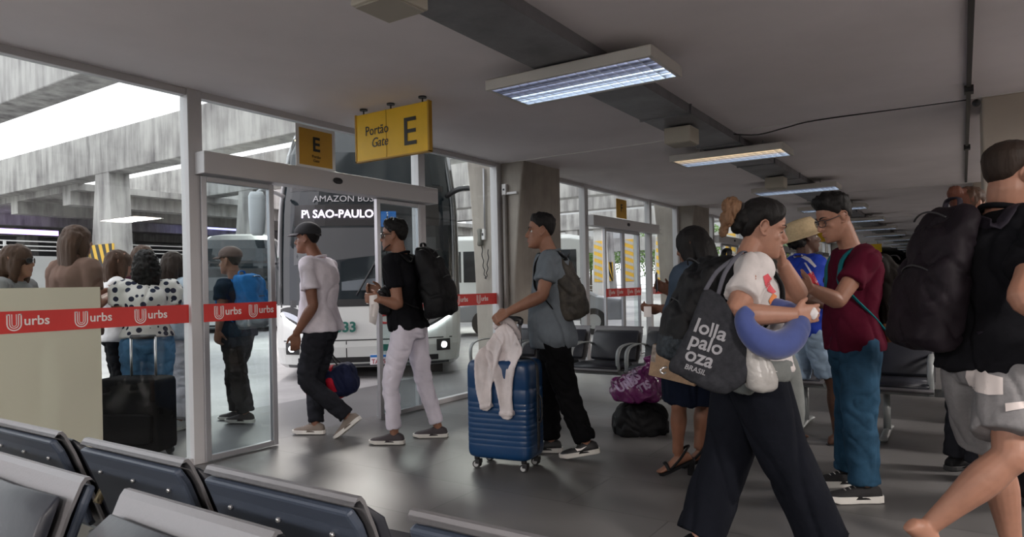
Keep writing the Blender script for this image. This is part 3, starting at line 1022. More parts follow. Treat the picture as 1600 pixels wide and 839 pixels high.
def make_bus(label):
    t = thing('coach_bus', label, 'bus', (0, 0, 0))
    b = MB(); rings = [bus_ring(z, hw, yf, (.75, .42)) for z, hw, yf in BR]
    n = len(rings[0]); vs = [p for r in rings for p in r]
    fs = []; ms = []
    for i in range(len(rings) - 1):
        zc = (BR[i][0] + BR[i + 1][0]) / 2
        for j in range(n - 1):
            fs.append([i * n + j, i * n + j + 1, (i + 1) * n + j + 1, (i + 1) * n + j])
            if zc < 1.03: mi = 0
            elif zc > 3.6: mi = 2 if 5 < j < n - 7 else 0
            elif 2 <= j < n - 3: mi = 1 if 4 <= j <= n - 6 else 3
            else: mi = 1 if (1.2 < zc < 2.2 or zc > 2.7) else 0
            ms.append(mi)
    fs.append([(len(rings) - 1) * n + j for j in range(n)]); ms.append(0)
    fs.append([i * n for i in range(len(rings))] + [i * n + n - 1 for i in range(len(rings) - 1, -1, -1)]); ms.append(0)
    fs.append(list(range(n))[::-1]); ms.append(2)
    b.v = [tuple(v) for v in vs]; b.f = fs; b.m = ms
    body = b.build('bus_body', [m_bwhite, m_bglass, m_bblack, m_bgrey], t, fixn=True)
    body.data.shade_smooth() if False else None

    def strip(name, pts, r, m, parent=t, off=.008):
        q = MB(); q.tube([V((x, surf_y(z, x) - off, z)) for x, z in pts], r, n=8, k=2); return q.build(name, m, parent, smooth=True)

    def patch(name, x0_, x1_, z0_, z1_, m, off=.006, parent=t, nx=14, poly=None):
        """panel following the front skin"""
        q = MB(); R1 = []
        for a in range(nx + 1):
            u = a / nx
            if poly:
                xx, za, zb_ = poly(u)
            else:
                xx, za, zb_ = x0_ + (x1_ - x0_) * u, z0_, z1_
            R1.append([V((xx, surf_y(za, xx) - off, za)), V((xx, surf_y((za + zb_) / 2, xx) - off, (za + zb_) / 2)), V((xx, surf_y(zb_, xx) - off, zb_)),
                       V((xx, surf_y(zb_, xx) + .02, zb_)), V((xx, surf_y(za, xx) + .02, za))])
        q.loft(R1); return q.build(name, m, parent, fixn=True)
    # black strip under the windscreen, bumper cuts
    patch('lower_screen_edge', -1.2, 1.2, 1.0, 1.10, m_bblack, .004)
    patch('bumper_gap', -1.15, 1.15, .535, .55, m_bblack, .003)
    patch('bumper_intake', -.95, .95, .235, .31, m_bblack, .006)
    patch('panel_seam', -.30, -.288, .31, .53, m_bblack, .003); patch('panel_seam', .29, .302, .31, .53, m_bblack, .003)
    patch('bumper_lip', -1.1, 1.1, .17, .21, m_bgrey, .012)
    # screen divisions
    patch('screen_bar', -1.22, 1.22, 2.62, 2.70, m_bblack, .006)
    patch('sign_panel', -1.0, 1.0, 2.12, 2.42, m_bblack, .004)
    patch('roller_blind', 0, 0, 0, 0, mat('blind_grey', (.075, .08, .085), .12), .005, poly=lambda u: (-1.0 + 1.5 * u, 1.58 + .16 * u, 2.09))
    patch('screen_reflection', 0, 0, 0, 0, mat('reflection_grey', (.13, .15, .17), .15), .005, poly=lambda u: (-.35 + 1.4 * u, 1.22, 1.34 + .05 * math.sin(PI * u)))  # lighter patch paints the blurred reflection of cars onto the dark screen
    patch('seat_back', .55, .95, 1.5, 1.95, mat('seat_grey', (.05, .055, .06), .2), .005)
    # windscreen surround pillars
    for s in (-1, 1):
        strip('screen_pillar', [(s * 1.19, 1.05), (s * 1.20, 1.7), (s * 1.195, 2.4), (s * 1.15, 2.9), (s * 1.08, 3.45)], .028, m_bgrey)
    # the glass is opaque; the low reflection on it is a painted patch
    # destination sign and lettering
    def btxt(s_, size, x, z, m, **k):
        me = text_mesh(s_, size, (x, 0, z), X, Z, -Y, **k)
        for v in me.vertices: v.co.y += surf_y(v.co.z, v.co.x) - .028
        return link_mesh(me, 'lettering', m, t, False)
    me_o = btxt('P\\ SAO-PAULO', .155, -.90, 2.235, m_ledtxt, bold=.002, sx=.98)
    btxt('AMAZON BUS', .125, -.74, 2.46, mat('grey_print', (.45, .45, .47), .5), sx=1.05)
    btxt('BUSSCAR', .075, -.02, 1.035, m_print, bold=.002, sx=1.2)
    btxt('22033', .19, -.63, .66, m_green, bold=.006)
    # red emblem ring in the middle of the nose
    q = MB(); q.tube([V((.24 + .10 * math.cos(a), surf_y(.82, .24) - .012, .82 + .055 * math.sin(a))) for a in [2 * PI * i / 20 for i in range(20)]], .016, n=8, k=1, closed=True)
    q.build('emblem', mat('emblem_red', (.5, .02, .02), .4), t, smooth=True)
    # wheelchair mark
    ac = patch('access_sticker', .19, .40, 2.10, 2.32, m_blue, .012)
    q = MB(); yb = surf_y(2.2, .3) - .03
    q.tube([V((.285 + .045 * math.cos(a), yb, 2.175 + .045 * math.sin(a))) for a in [PI * .75 + PI * 1.3 * i / 12 for i in range(13)]], .006, n=6, k=1)
    q.tube([V((.285, yb, 2.275)), V((.285, yb, 2.2)), V((.33, yb, 2.195)), V((.355, yb, 2.14))], .007, n=6, k=1)
    q.ball((.283, yb, 2.295), .012, n=6); q.build('wheelchair_symbol', m_print, ac, smooth=True)
    # number plate
    q = MB(); yp = surf_y(.27, .25) - .03; q.bx(.02, .42, yp - .01, yp + .02, .20, .335); pl = q.build('number_plate', mat('plate_white', (.75, .72, .75), .5), t, bevel=.004)
    q = MB(); q.bx(.022, .418, yp - .012, yp - .009, .30, .333); q.build('plate_band', m_blue, pl)
    text('lettering', 'TAI-5E08', .085, (.04, yp - .013, .215), X, Z, -Y, mat('plate_red', (.35, .05, .07), .5), pl, bold=.002, sx=.95)
    q = MB(); q.bx(.20, .38, surf_y(.43, .3) - .01, surf_y(.43, .3) + .02, .385, .475); q.build('grille_badge', m_green, t)
    # headlights and fog lamps
    for s in (-1, 1):
        def hp(u, s=s):
            x = s * (.70 + .50 * u); z0_ = .62 + .26 * u; h = .03 + .20 * math.sin(PI * min(1, u * .8 + .12)) ** .8
            return x, z0_, z0_ + h
        hl = patch('headlight', 0, 0, 0, 0, m_bblack, .010, poly=hp)

        def hc(u, s=s):
            x = s * (.80 + .37 * u); z0_ = .72 + .19 * u; return x, z0_, z0_ + .07 * math.sin(PI * (.15 + .7 * u)) + .01
        patch('lamp_reflector', 0, 0, 0, 0, m_chrome, .016, hl, poly=hc)
        strip('light_strip', [(s * .72, .635), (s * .88, .70), (s * 1.02, .775), (s * 1.14, .86), (s * 1.175, .925)], .017, m_led, hl, .018)
        fl = patch('fog_lamp', s * 1.12, s * .93, .36, .52, m_bblack, .010)
        q = MB(); q.ball((s * 1.03, surf_y(.44, 1.03) - .012, .44), (.045, .02, .045), n=8); q.build('bulb', m_led, fl, smooth=True)
    # wipers
    for x0_, x1_, s in ((-.15, .28, 1), (.02, .42, 1)):
        q = MB(); pts = []
        for u in (0, .5, 1):
            x = x0_ + (x1_ - x0_) * u; z = 1.15 + .75 * u; pts.append(V((x, surf_y(z, x) - .035, z)))
        q.tube(pts, .014, n=6)
        x, z = x1_, 1.9
        q.tube([V((x - .03, surf_y(1.45, x) - .02, 1.45)), V((x, surf_y(2.1, x) - .02, 2.25))], .011, n=6, k=1)
        q.build('wiper', m_black, t, smooth=True)
    # mirrors
    q = MB(); q.tube([(-1.15, .35, 2.55), (-1.35, .1, 2.62), (-1.45, -.05, 2.5)], .03, n=8)
    q.ellrings([((-1.42, -.05, z), r, r2) for z, r, r2 in ((1.98, .06, .05), (2.02, .09, .08), (2.25, .105, .09), (2.5, .105, .09), (2.56, .08, .06))], X, Y, n=16, p=3)
    q.build('mirror', mat('mirror_grey', (.55, .56, .58), .35), t, smooth=True)
    q = MB(); q.tube([(1.12, .35, 2.55), (1.3, .1, 2.62), (1.5, -.02, 2.6), (1.56, -.05, 2.45)], .038, n=8)
    q.ellrings([((1.57, -.05, z), r, r2) for z, r, r2 in ((1.95, .04, .05), (2.0, .06, .09), (2.25, .07, .1), (2.45, .05, .06))], X, Y, n=16, p=3)
    q.build('mirror', m_bblack, t, smooth=True)
    # wheels
    for s in (-1, 1):
        for yy in (2.1, 9.0):
            q = MB(); q.cyl((s * 1.0, yy, .48), (s * 1.24, yy, .48), .49, n=28); w = q.build('wheel', m_tyre, t)
            q = MB(); q.cyl((s * 1.23, yy, .48), (s * 1.26, yy, .48), .29, n=24); q.build('hub', m_steel, w)
        q = MB(); q.bx(s * .72, s * 1.02, .55, .85, .0, .3); q.build('mud_flap', m_tyre, t)
    # interior lamp glimpsed in the upper deck
    q = MB(); q.ball((-1.0, surf_y(3.38, -1.0) - .01, 3.42), (.06, .01, .018), n=6); q.build('marker_lamp', mat('amber_lamp', (1, .6, .2), .4, emit=(1, .55, .25, 4)), t, smooth=True)
    return t


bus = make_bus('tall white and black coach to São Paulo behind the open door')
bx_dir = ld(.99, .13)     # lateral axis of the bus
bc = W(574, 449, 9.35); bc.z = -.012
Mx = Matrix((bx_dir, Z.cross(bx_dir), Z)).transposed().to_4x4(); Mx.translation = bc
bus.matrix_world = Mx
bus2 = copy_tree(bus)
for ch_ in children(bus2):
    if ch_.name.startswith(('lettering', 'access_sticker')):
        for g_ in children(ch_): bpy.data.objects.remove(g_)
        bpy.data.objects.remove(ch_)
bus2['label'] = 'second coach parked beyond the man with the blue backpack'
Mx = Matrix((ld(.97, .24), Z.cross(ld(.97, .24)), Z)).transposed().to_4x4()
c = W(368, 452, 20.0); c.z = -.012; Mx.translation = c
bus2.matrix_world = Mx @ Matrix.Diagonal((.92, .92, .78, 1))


# a city bus parked broadside and a car, seen past the column
def side_bus():
    t = thing('city_bus', 'white city bus with green swoosh parked beyond the column', 'bus', (0, 0, 0))
    b = MB(); rings = []
    for x, z0, z1, hw in ((-5.2, .5, 2.5, 1.1), (-5.0, .35, 2.9, 1.22), (-4.0, .3, 3.0, 1.25), (4.5, .3, 3.0, 1.25), (5.1, .35, 2.9, 1.2), (5.2, .5, 2.6, 1.1)):
        rings.append([V((x, -hw, z0)), V((x, hw, z0)), V((x, hw, z1 - .15)), V((x, hw - .2, z1)), V((x, -hw + .2, z1)), V((x, -hw, z1 - .15))])
    b.loft(rings); b.build('bus_body', m_bwhite, t, bevel=.03, fixn=True)
    for i in range(7):
        b = MB(); b.bx(-4.7 + 1.36 * i, -4.7 + 1.36 * i + 1.28, -1.262, -1.24, 1.35, 2.45); b.build('side_window', m_bglass, t, bevel=.03)
    b = MB(); b.tube([(-4.9, -1.26, .6), (-3.6, -1.265, .75), (-2.6, -1.265, 1.2), (-1.6, -1.265, 2.1), (-1.0, -1.265, 2.8)], [(.05, .01), (.14, .01), (.2, .01), (.15, .01), (.04, .01)], n=8, ref=X)
    b.build('green_swoosh', mat('lime', (.35, .62, .05), .5), t, smooth=True)
    for x in (-3.2, 3.0):
        b = MB(); b.cyl((x, -1.26, .48), (x, -1.0, .48), .48, n=24); w = b.build('wheel', m_tyre, t)
        b = MB(); b.cyl((x, -1.275, .48), (x, -1.25, .48), .27, n=20); b.build('hub', m_steel, w)
    return t


sb = side_bus()
xd = ld(1, -.05); Mx = Matrix((xd, Z.cross(xd), Z)).transposed().to_4x4(); c = W(700, 444, 25.5); c.z = -.012; Mx.translation = c
sb.matrix_world = Mx


def car(label, px, d, col):
    t = thing('parked_car', label, 'car', (0, 0, 0))
    b = MB()
    prof = [(-2.1, .35), (-2.15, .7), (-1.4, .85), (-.8, 1.35), (.6, 1.42), (1.5, .95), (2.1, .85), (2.12, .35)]
    rings = []
    for y, s in ((-.85, .94), (-.8, 1), (.8, 1), (.85, .94)):
        rings.append([V((x * s, y, .3 + (z - .3) * s)) for x, z in prof])
    b.loft(rings); b.build('car_body', mat('car_paint_' + label.split()[0], col, .25, .2, coat=.6), t, bevel=.05, fixn=True)
    b = MB(); b.prism([(-1.25, .9), (-.75, 1.3), (.55, 1.36), (1.3, .93)], (0, -.86, 0), X, Z, -Y, .01); b.build('side_window', m_bglass, t, fixn=True)
    for x in (-1.3, 1.35):
        b = MB(); b.cyl((x, -.88, .32), (x, -.7, .32), .32, n=20); w = b.build('wheel', m_tyre, t)
        b = MB(); b.cyl((x, -.89, .32), (x, -.87, .32), .18, n=16); b.build('hub', m_steel, w)
    Mx = Matrix((xd, Z.cross(xd), Z)).transposed().to_4x4(); c = W(px, 444, d); c.z = -.012; Mx.translation = c
    t.matrix_world = Mx


car('silver car parked before the green and white city bus', 840, 17.5, (.4, .42, .45))
# ------------------------------------------------------------------ people
def skin(name, c):
    return mat('skin_' + name, c, .5, spec=.35, var=(14, .10), bump=(120, .06, .002), sss=.06)


SK = {'light': skin('light', (.31, .155, .105)), 'tan': skin('tan', (.26, .125, .08)), 'brown': skin('brown', (.19, .085, .052)), 'dark': skin('dark', (.085, .04, .026)),
      'fair': skin('fair', (.35, .18, .125))}


def hairmat(name, c):
    return mat('hair_' + name, c, .6, spec=.2, bump=(34, .7, .012), var=(20, .25), aniso=(1, 1, .25))


HM = {'black': hairmat('black', (.009, .008, .008)), 'brown': hairmat('brown', (.06, .032, .02)), 'blond': hairmat('blond', (.17, .095, .055)),
      'darkbrown': hairmat('darkbrown', (.025, .016, .012))}
m_eye = mat('eye_white', (.7, .68, .66), .2); m_iris = mat('eye_iris', (.03, .015, .01), .2); m_lip = None

#          z      front   back   halfwidth
HEADT = [(-.121, .060, .020, .012), (-.114, .078, .002, .026), (-.100, .088, -.018, .040), (-.080, .0885, -.034, .051), (-.060, .0865, -.050, .058),
         (-.040, .0865, -.066, .0635), (-.015, .084, -.082, .068), (.005, .0805, -.092, .0705), (.030, .0875, -.099, .0735), (.055, .087, -.101, .0755),
         (.078, .076, -.094, .071), (.096, .058, -.078, .060), (.110, .034, -.055, .042), (.118, .006, -.025, .018)]


def head_rt(z):
    z = max(HEADT[0][0], min(HEADT[-1][0], z))
    zs = [r[0] for r in HEADT]
    return tuple(float(np.interp(z, zs, [r[k] for r in HEADT])) for k in (1, 2, 3))


def head_pt(z, a, off=0):
    f, bk, w = head_rt(z)
    yc = bk + (f - bk) * .46
    s = math.sin(a); c = math.cos(a)
    x = w * c; y = yc + ((f - yc) * s if s > 0 else (yc - bk) * s)
    q = V((x, y, z))
    if off:
        n = (q - V((0, -.005, .005)))
        n = V((n.x / .075 ** 2, n.y / .095 ** 2, n.z / .12 ** 2)).normalized()
        q = q + n * off
    return q


def frame(fwd, up=UP):
    fwd = fwd.normalized(); r = fwd.cross(up).normalized(); u = r.cross(fwd).normalized()
    return Matrix((r, fwd, u)).transposed()       # columns: right, forward, up


class Head:
    def __init__(s, c, fwd, pitch=0, roll=0, sc=1.0):
        f = fwd.normalized()
        R = frame(f)
        R = R @ Matrix.Rotation(-pitch, 3, 'X') @ Matrix.Rotation(roll, 3, 'Y')
        s.R = R; s.c = V(c); s.sc = sc

    def p(s, x, y=None, z=None):
        q = V(x) if y is None else V((x, y, z))
        return s.c + s.R @ (q * s.sc)


def add_head(b, h, fem=False, jaw=1.0):
    rings = []
    for z, f, bk, w in HEADT:
        wj = w * (jaw if z < -.02 else 1)
        if fem and z < -.03: wj *= .94
        yc = bk + (f - bk) * .46; rg = []
        for j in range(28):
            a = 2 * PI * j / 28; s_, c_ = math.sin(a), math.cos(a)
            rg.append(h.p(wj * c_, yc + ((f - yc) * s_ if s_ > 0 else (yc - bk) * s_), z))
        rings.append(rg)
    b.loft(rings)
    S = h.sc
    # nose
    b.tube([h.p(0, .078, .020), h.p(0, .092, -.004), h.p(0, .105, -.026), h.p(0, .098, -.036), h.p(0, .084, -.040)],
           [(.007 * S, .006 * S), (.0078 * S, .008 * S), (.0105 * S, .009 * S), (.011 * S, .008 * S), (.008 * S, .006 * S)], n=10, k=3)
    for x in (-1, 1): b.ball(h.p(x * .0115, .089, -.033), .0078 * S, n=6)
    # lips, chin, brow, cheek
    b.tube([h.p(-.024, .076, -.063), h.p(-.011, .0875, -.059), h.p(0, .0905, -.0605), h.p(.011, .0875, -.059), h.p(.024, .076, -.063)], [.003 * S, .0055 * S, .0055 * S, .0055 * S, .003 * S], n=8)
    b.tube([h.p(-.022, .076, -.070), h.p(0, .0895, -.0725), h.p(.022, .076, -.070)], [.003 * S, .0068 * S, .003 * S], n=8)
    b.ball(h.p(0, .076, -.104), (.020 * S, .016 * S, .014 * S), n=8, rot=h.R)
    for x in (-1, 1):
        b.tube([h.p(x * .012, .083, .022), h.p(x * .034, .077, .028), h.p(x * .056, .054, .022)], [.007 * S, .008 * S, .006 * S], n=8)
        b.ball(h.p(x * .040, .052, -.024), (.018 * S, .016 * S, .020 * S), n=8, rot=h.R)
        # ear
        ex = x * .0735
        pts = [h.p(ex, .006, .012), h.p(ex + x * .010, .000, .030), h.p(ex + x * .016, -.018, .033), h.p(ex + x * .018, -.030, .016), h.p(ex + x * .012, -.024, -.010), h.p(ex + x * .004, -.006, -.030), h.p(ex, .004, -.024)]
        b.tube(pts, [.0045 * S] * 7, n=8, k=3)
        b.ball(h.p(ex + x * .004, -.010, .004), (.007 * S, .014 * S, .022 * S), n=8, rot=h.R)


def head_sculpt(h):
    def f(co, no):
        for x in (-1, 1):
            e = np.array(h.p(x * .031, .082, .004)); fw = np.array(h.R @ V((0, 1, 0)))
            d2 = ((co - e) ** 2).sum(1)
            co = co - fw * (.0065 * h.sc * np.exp(-d2 / (2 * (.0105 * h.sc) ** 2)))[:, None]
        return co
    return f


def face_parts(root, h, hm, brow=True, lips=None, closed=False):
    S = h.sc
    for x in (-1, 1):
        if not closed:
            b = MB(); b.ball(h.p(x * .0315, .0628, .002), .0108 * S, n=8); b.mi = 1
            b.ball(h.p(x * .0315, .0672, .002), .0074 * S, n=6)
            b.build('eye', [m_eye, m_iris], root, smooth=True)
        lz = -.007 if closed else 0
        b = MB(); b.tube([h.p(x * .020, .0755, .005 + lz), h.p(x * .031, .0775, .0095 + lz), h.p(x * .043, .071, .005 + lz)], [.0012 * S, .0022 * S, .0012 * S], n=6); b.build('eyelashes', HM['black'], root, smooth=True)
        if brow:
            b = MB(); b.tube([h.p(x * .014, .0895, .024), h.p(x * .032, .0845, .0325), h.p(x * .052, .065, .027)], [(.0022 * S, .003 * S), (.003 * S, .0045 * S), (.0015 * S, .002 * S)], n=6)
            b.build('eyebrow', hm, root, smooth=True)
    b = MB()
    b.tube([h.p(-.021, .0805, -.063), h.p(-.009, .0925, -.0605), h.p(0, .0945, -.0615), h.p(.009, .0925, -.0605), h.p(.021, .0805, -.063)], [.001 * S, .003 * S, .003 * S, .003 * S, .001 * S], n=6)
    b.tube([h.p(-.020, .0805, -.069), h.p(0, .0945, -.0715), h.p(.020, .0805, -.069)], [.001 * S, .0038 * S, .001 * S], n=6)
    b.build('lips', lips or mat('lip_rose', (.30, .11, .09), .45), root, smooth=True)


def hairline(a, style):
    """a: angle, 90 deg = front; returns height of the hair edge"""
    d = math.degrees(math.asin(max(-1, min(1, math.sin(a)))))
    tab = {'short': ([-90, -60, -35, -12, 0, 8, 20, 40, 60, 90], [-.055, -.05, -.03, .0, .024, .0, .018, .048, .062, .066]),
           'fade': ([-90, -60, -35, -12, 0, 8, 20, 40, 60, 90], [-.045, -.04, -.022, .006, .028, .002, .024, .052, .066, .070]),
           'tied': ([-90, -60, -35, -12, 0, 8, 20, 40, 60, 90], [-.065, -.055, -.03, .004, .022, .004, .006, .034, .056, .068]),
           'full': ([-90, -40, -10, 0, 10, 30, 50, 90], [-.10, -.10, -.09, -.06, -.03, .03, .056, .068])}[style]
    return float(np.interp(d, tab[0], tab[1]))


def hair_cap(root, h, hm, thick=.014, style='short', top=None, rough=.35, side=None, name='hair', fringe=0):
    """close-fitting hair following the skull; thick at the crown, thin at the edge"""
    nz, na = 34, 72
    b = MB(); S = h.sc; vs = []; ok = []
    for i in range(nz + 1):
        t = i / nz
        z = -.105 + (.1175 + .105) * (1 - (1 - t) ** 1.35)
        for j in range(na):
            a = 2 * PI * j / na
            hl = hairline(a, style)
            e = z - hl
            k = max(0, min(1, e / .035)); k = k * k * (3 - 2 * k)
            tk = thick
            if side is not None:
                u = max(0, min(1, (z - .035) / .05)); tk = side * (1 - u) + thick * u
            if top is not None and z > .07: tk = thick + (top - thick) * min(1, (z - .07) / .035)
            if fringe and math.sin(a) > .3 and z > .06: tk += fringe * (math.sin(a) - .3)
            q = head_pt(z, a)
            ns = noise.noise((q.x * 60, q.y * 60, q.z * 60)) + .6 * noise.noise((q.x * 130, q.y * 130, q.z * 90))
            off = -.004 + (.006 + tk * (1 + rough * ns)) * k
            vs.append(h.p(head_pt(z, a, off)))
            ok.append(e > -.006)
    b.v = [tuple(v) for v in vs]
    for i in range(nz):
        for j in range(na):
            j2 = (j + 1) % na
            q = [i * na + j, i * na + j2, (i + 1) * na + j2, (i + 1) * na + j]
            if sum(ok[z] for z in q) >= 3: b.f.append(q); b.m.append(0)
    b.f.append([nz * na + j for j in range(na)]); b.m.append(0)
    return b.build(name, hm, root, smooth=True)


def add_hand(b, wr, d, nrm, side, curl=.35, S=1.0, point=False, spread=1.0):
    """wr wrist, d finger direction, nrm palm normal, side +1/-1 where the thumb sits (d x nrm)"""
    d = d.normalized(); nrm = (nrm - d * nrm.dot(d)).normalized(); sv = d.cross(nrm) * side
    rings = []
    for t, w, th in ((-.02, .026, .020), (.0, .027, .019), (.03, .036, .017), (.06, .041, .0155), (.088, .040, .013), (.098, .036, .010)):
        rings.append((wr + d * t * S, w * S, th * S))
    b.ellrings(rings, sv, nrm, n=14, p=2.5)
    for i, (o, L) in enumerate(((.030, .070), (.010, .080), (-.010, .075), (-.029, .060))):
        p = wr + d * .088 * S + sv * o * S
        dd = (d + sv * (o * 2.0 * spread)).normalized()
        pts = [p - dd * .02 * S, p]; cu = curl * (1 + .12 * i) if not (point and i == 0) else .08
        ang = cu * .7
        for seg in (.46, .30, .24):
            v = dd * math.cos(ang) + nrm * math.sin(ang)
            pts.append(pts[-1] + v * L * seg * S); ang += cu
        r = .0088 * S
        b.tube(pts, [r, r, r * .98, r * .9, r * .75], n=8, k=3)
    p = wr + d * .022 * S + sv * .026 * S
    v1 = (sv * .75 + d * .65 + nrm * .25).normalized(); v2 = (sv * .3 + d * .85 + nrm * .35 * (1 + curl)).normalized()
    b.tube([p - v1 * .01 * S, p + v1 * .032 * S, p + v1 * .032 * S + v2 * .030 * S, p + v1 * .032 * S + v2 * .030 * S + (v2 + nrm * curl * .5).normalized() * .026 * S],
           [.014 * S, .0115 * S, .0100 * S, .008 * S], n=8, k=3)


FOOT = [(-.078, .017, .040), (-.070, .029, .066), (-.045, .036, .082), (-.01, .037, .092), (.03, .039, .084), (.07, .042, .067), (.11, .046, .052), (.15, .047, .043), (.18, .040, .036), (.196, .022, .026)]


def foot_frame(ank, toe, pitch=0):
    """ank = ankle joint (about 9 cm above the sole); toe horizontal direction; pitch > 0 heel up"""
    t = toe.normalized(); side = t.cross(UP).normalized()
    R = Matrix((side, t, UP)).transposed() @ Matrix.Rotation(-pitch, 3, 'X')
    return R, V(ank) - (R @ V((0, 0, .088)))


def add_foot(b, ank, toe, pitch=0, S=1.0, toes=True):
    R, o = foot_frame(ank, toe, pitch)
    rings = []
    for y, w, hh in FOOT[:-1]:
        rg = []
        for j in range(16):
            a = 2 * PI * j / 16; z = (hh - .006) * .5 + (hh - .006) * .5 * math.sin(a)
            x = w * .92 * math.copysign(abs(math.cos(a)) ** .8, math.cos(a))
            rg.append(o + R @ (V((x, y * .92, z)) * S))
        rings.append(rg)
    b.loft(rings)
    for i, (x, L, r) in enumerate(((.028, .05, .012), (.010, .046, .009), (-.005, .042, .0085), (-.019, .036, .008), (-.031, .028, .0078))):
        b.tube([o + R @ (V((x, .135, .016)) * S), o + R @ (V((x, .155 + L * .5, .016)) * S), o + R @ (V((x, .15 + L, .010)) * S)], [r * S, r * S, r * .8 * S], n=8, k=2)


def shoe(root, ank, toe, pitch=0, S=1.0, up=None, sole=None, low=False, high=False, name='shoe', extra=None, thick=.028):
    R, o = foot_frame(ank, toe, pitch)
    o = o - (R @ V((0, 0, .0)))
    b = MB(); rings = []
    for y, w, hh in FOOT:
        hh = hh * (1.0 if not low else .92) + .008; w += .004
        if high and y < .05: hh += .02
        rg = []
        for j in range(9):
            a = PI * j / 8
            rg.append(V((w * math.copysign(abs(math.cos(a)) ** .75, math.cos(a)), y, thick * .6 + (hh - thick * .6) * max(0, math.sin(a)) ** .8)))
        rg.append(V((-w * .6, y, thick * .6))); rg.append(V((w * .6, y, thick * .6)))
        rings.append([o + R @ (q * S) for q in rg])
    b.loft(rings)
    sh = b.build(name, up, root, smooth=True, fixn=True)
    b = MB(); rings = []
    out = [(-.086, .012), (-.080, .030), (-.05, .041), (0, .041), (.05, .043), (.10, .051), (.15, .053), (.18, .046), (.20, .030), (.208, .012)]
    pts = [(w, y) for y, w in out] + [(-w, y) for y, w in reversed(out)]
    for z, g in ((0.0, .96), (.004, 1), (thick, 1.0), (thick + .002, .95)):
        rings.append([o + R @ (V((x * g, y * (g * .3 + .7), z + (.008 if y > .17 and z < .01 else 0))) * S) for x, y in pts])
    b.loft(rings); sl = b.build('sole', sole, sh, smooth=False, fixn=True)
    if extra == 'laces':
        b = MB()
        for i in range(4):
            y = .035 + i * .022; z = .088 - i * .010
            b.tube([o + R @ (V((-.022, y, z - .004)) * S), o + R @ (V((0, y + .004, z + .006)) * S), o + R @ (V((.022, y, z - .004)) * S)], [.0032] * 3, n=6)
        b.build('laces', mat('lace_grey', (.35, .33, .32), .8), sh, smooth=True)
    return sh, R, o


TORM = [(-.16, .10, .10), (-.07, .150, .118), (.02, .165, .120), (.15, .158, .112), (.32, .142, .102), (.48, .145, .105), (.64, .160, .115), (.78, .172, .118), (.88, .170, .108), (.95, .130, .085), (1.0, .085, .068), (1.05, .062, .060)]
TORF = [(-.16, .10, .10), (-.07, .162, .120), (.02, .172, .125), (.15, .155, .110), (.32, .128, .095), (.48, .130, .100), (.64, .145, .120), (.76, .150, .125), (.87, .148, .100), (.95, .110, .075), (1.0, .070, .058), (1.05, .052, .052)]


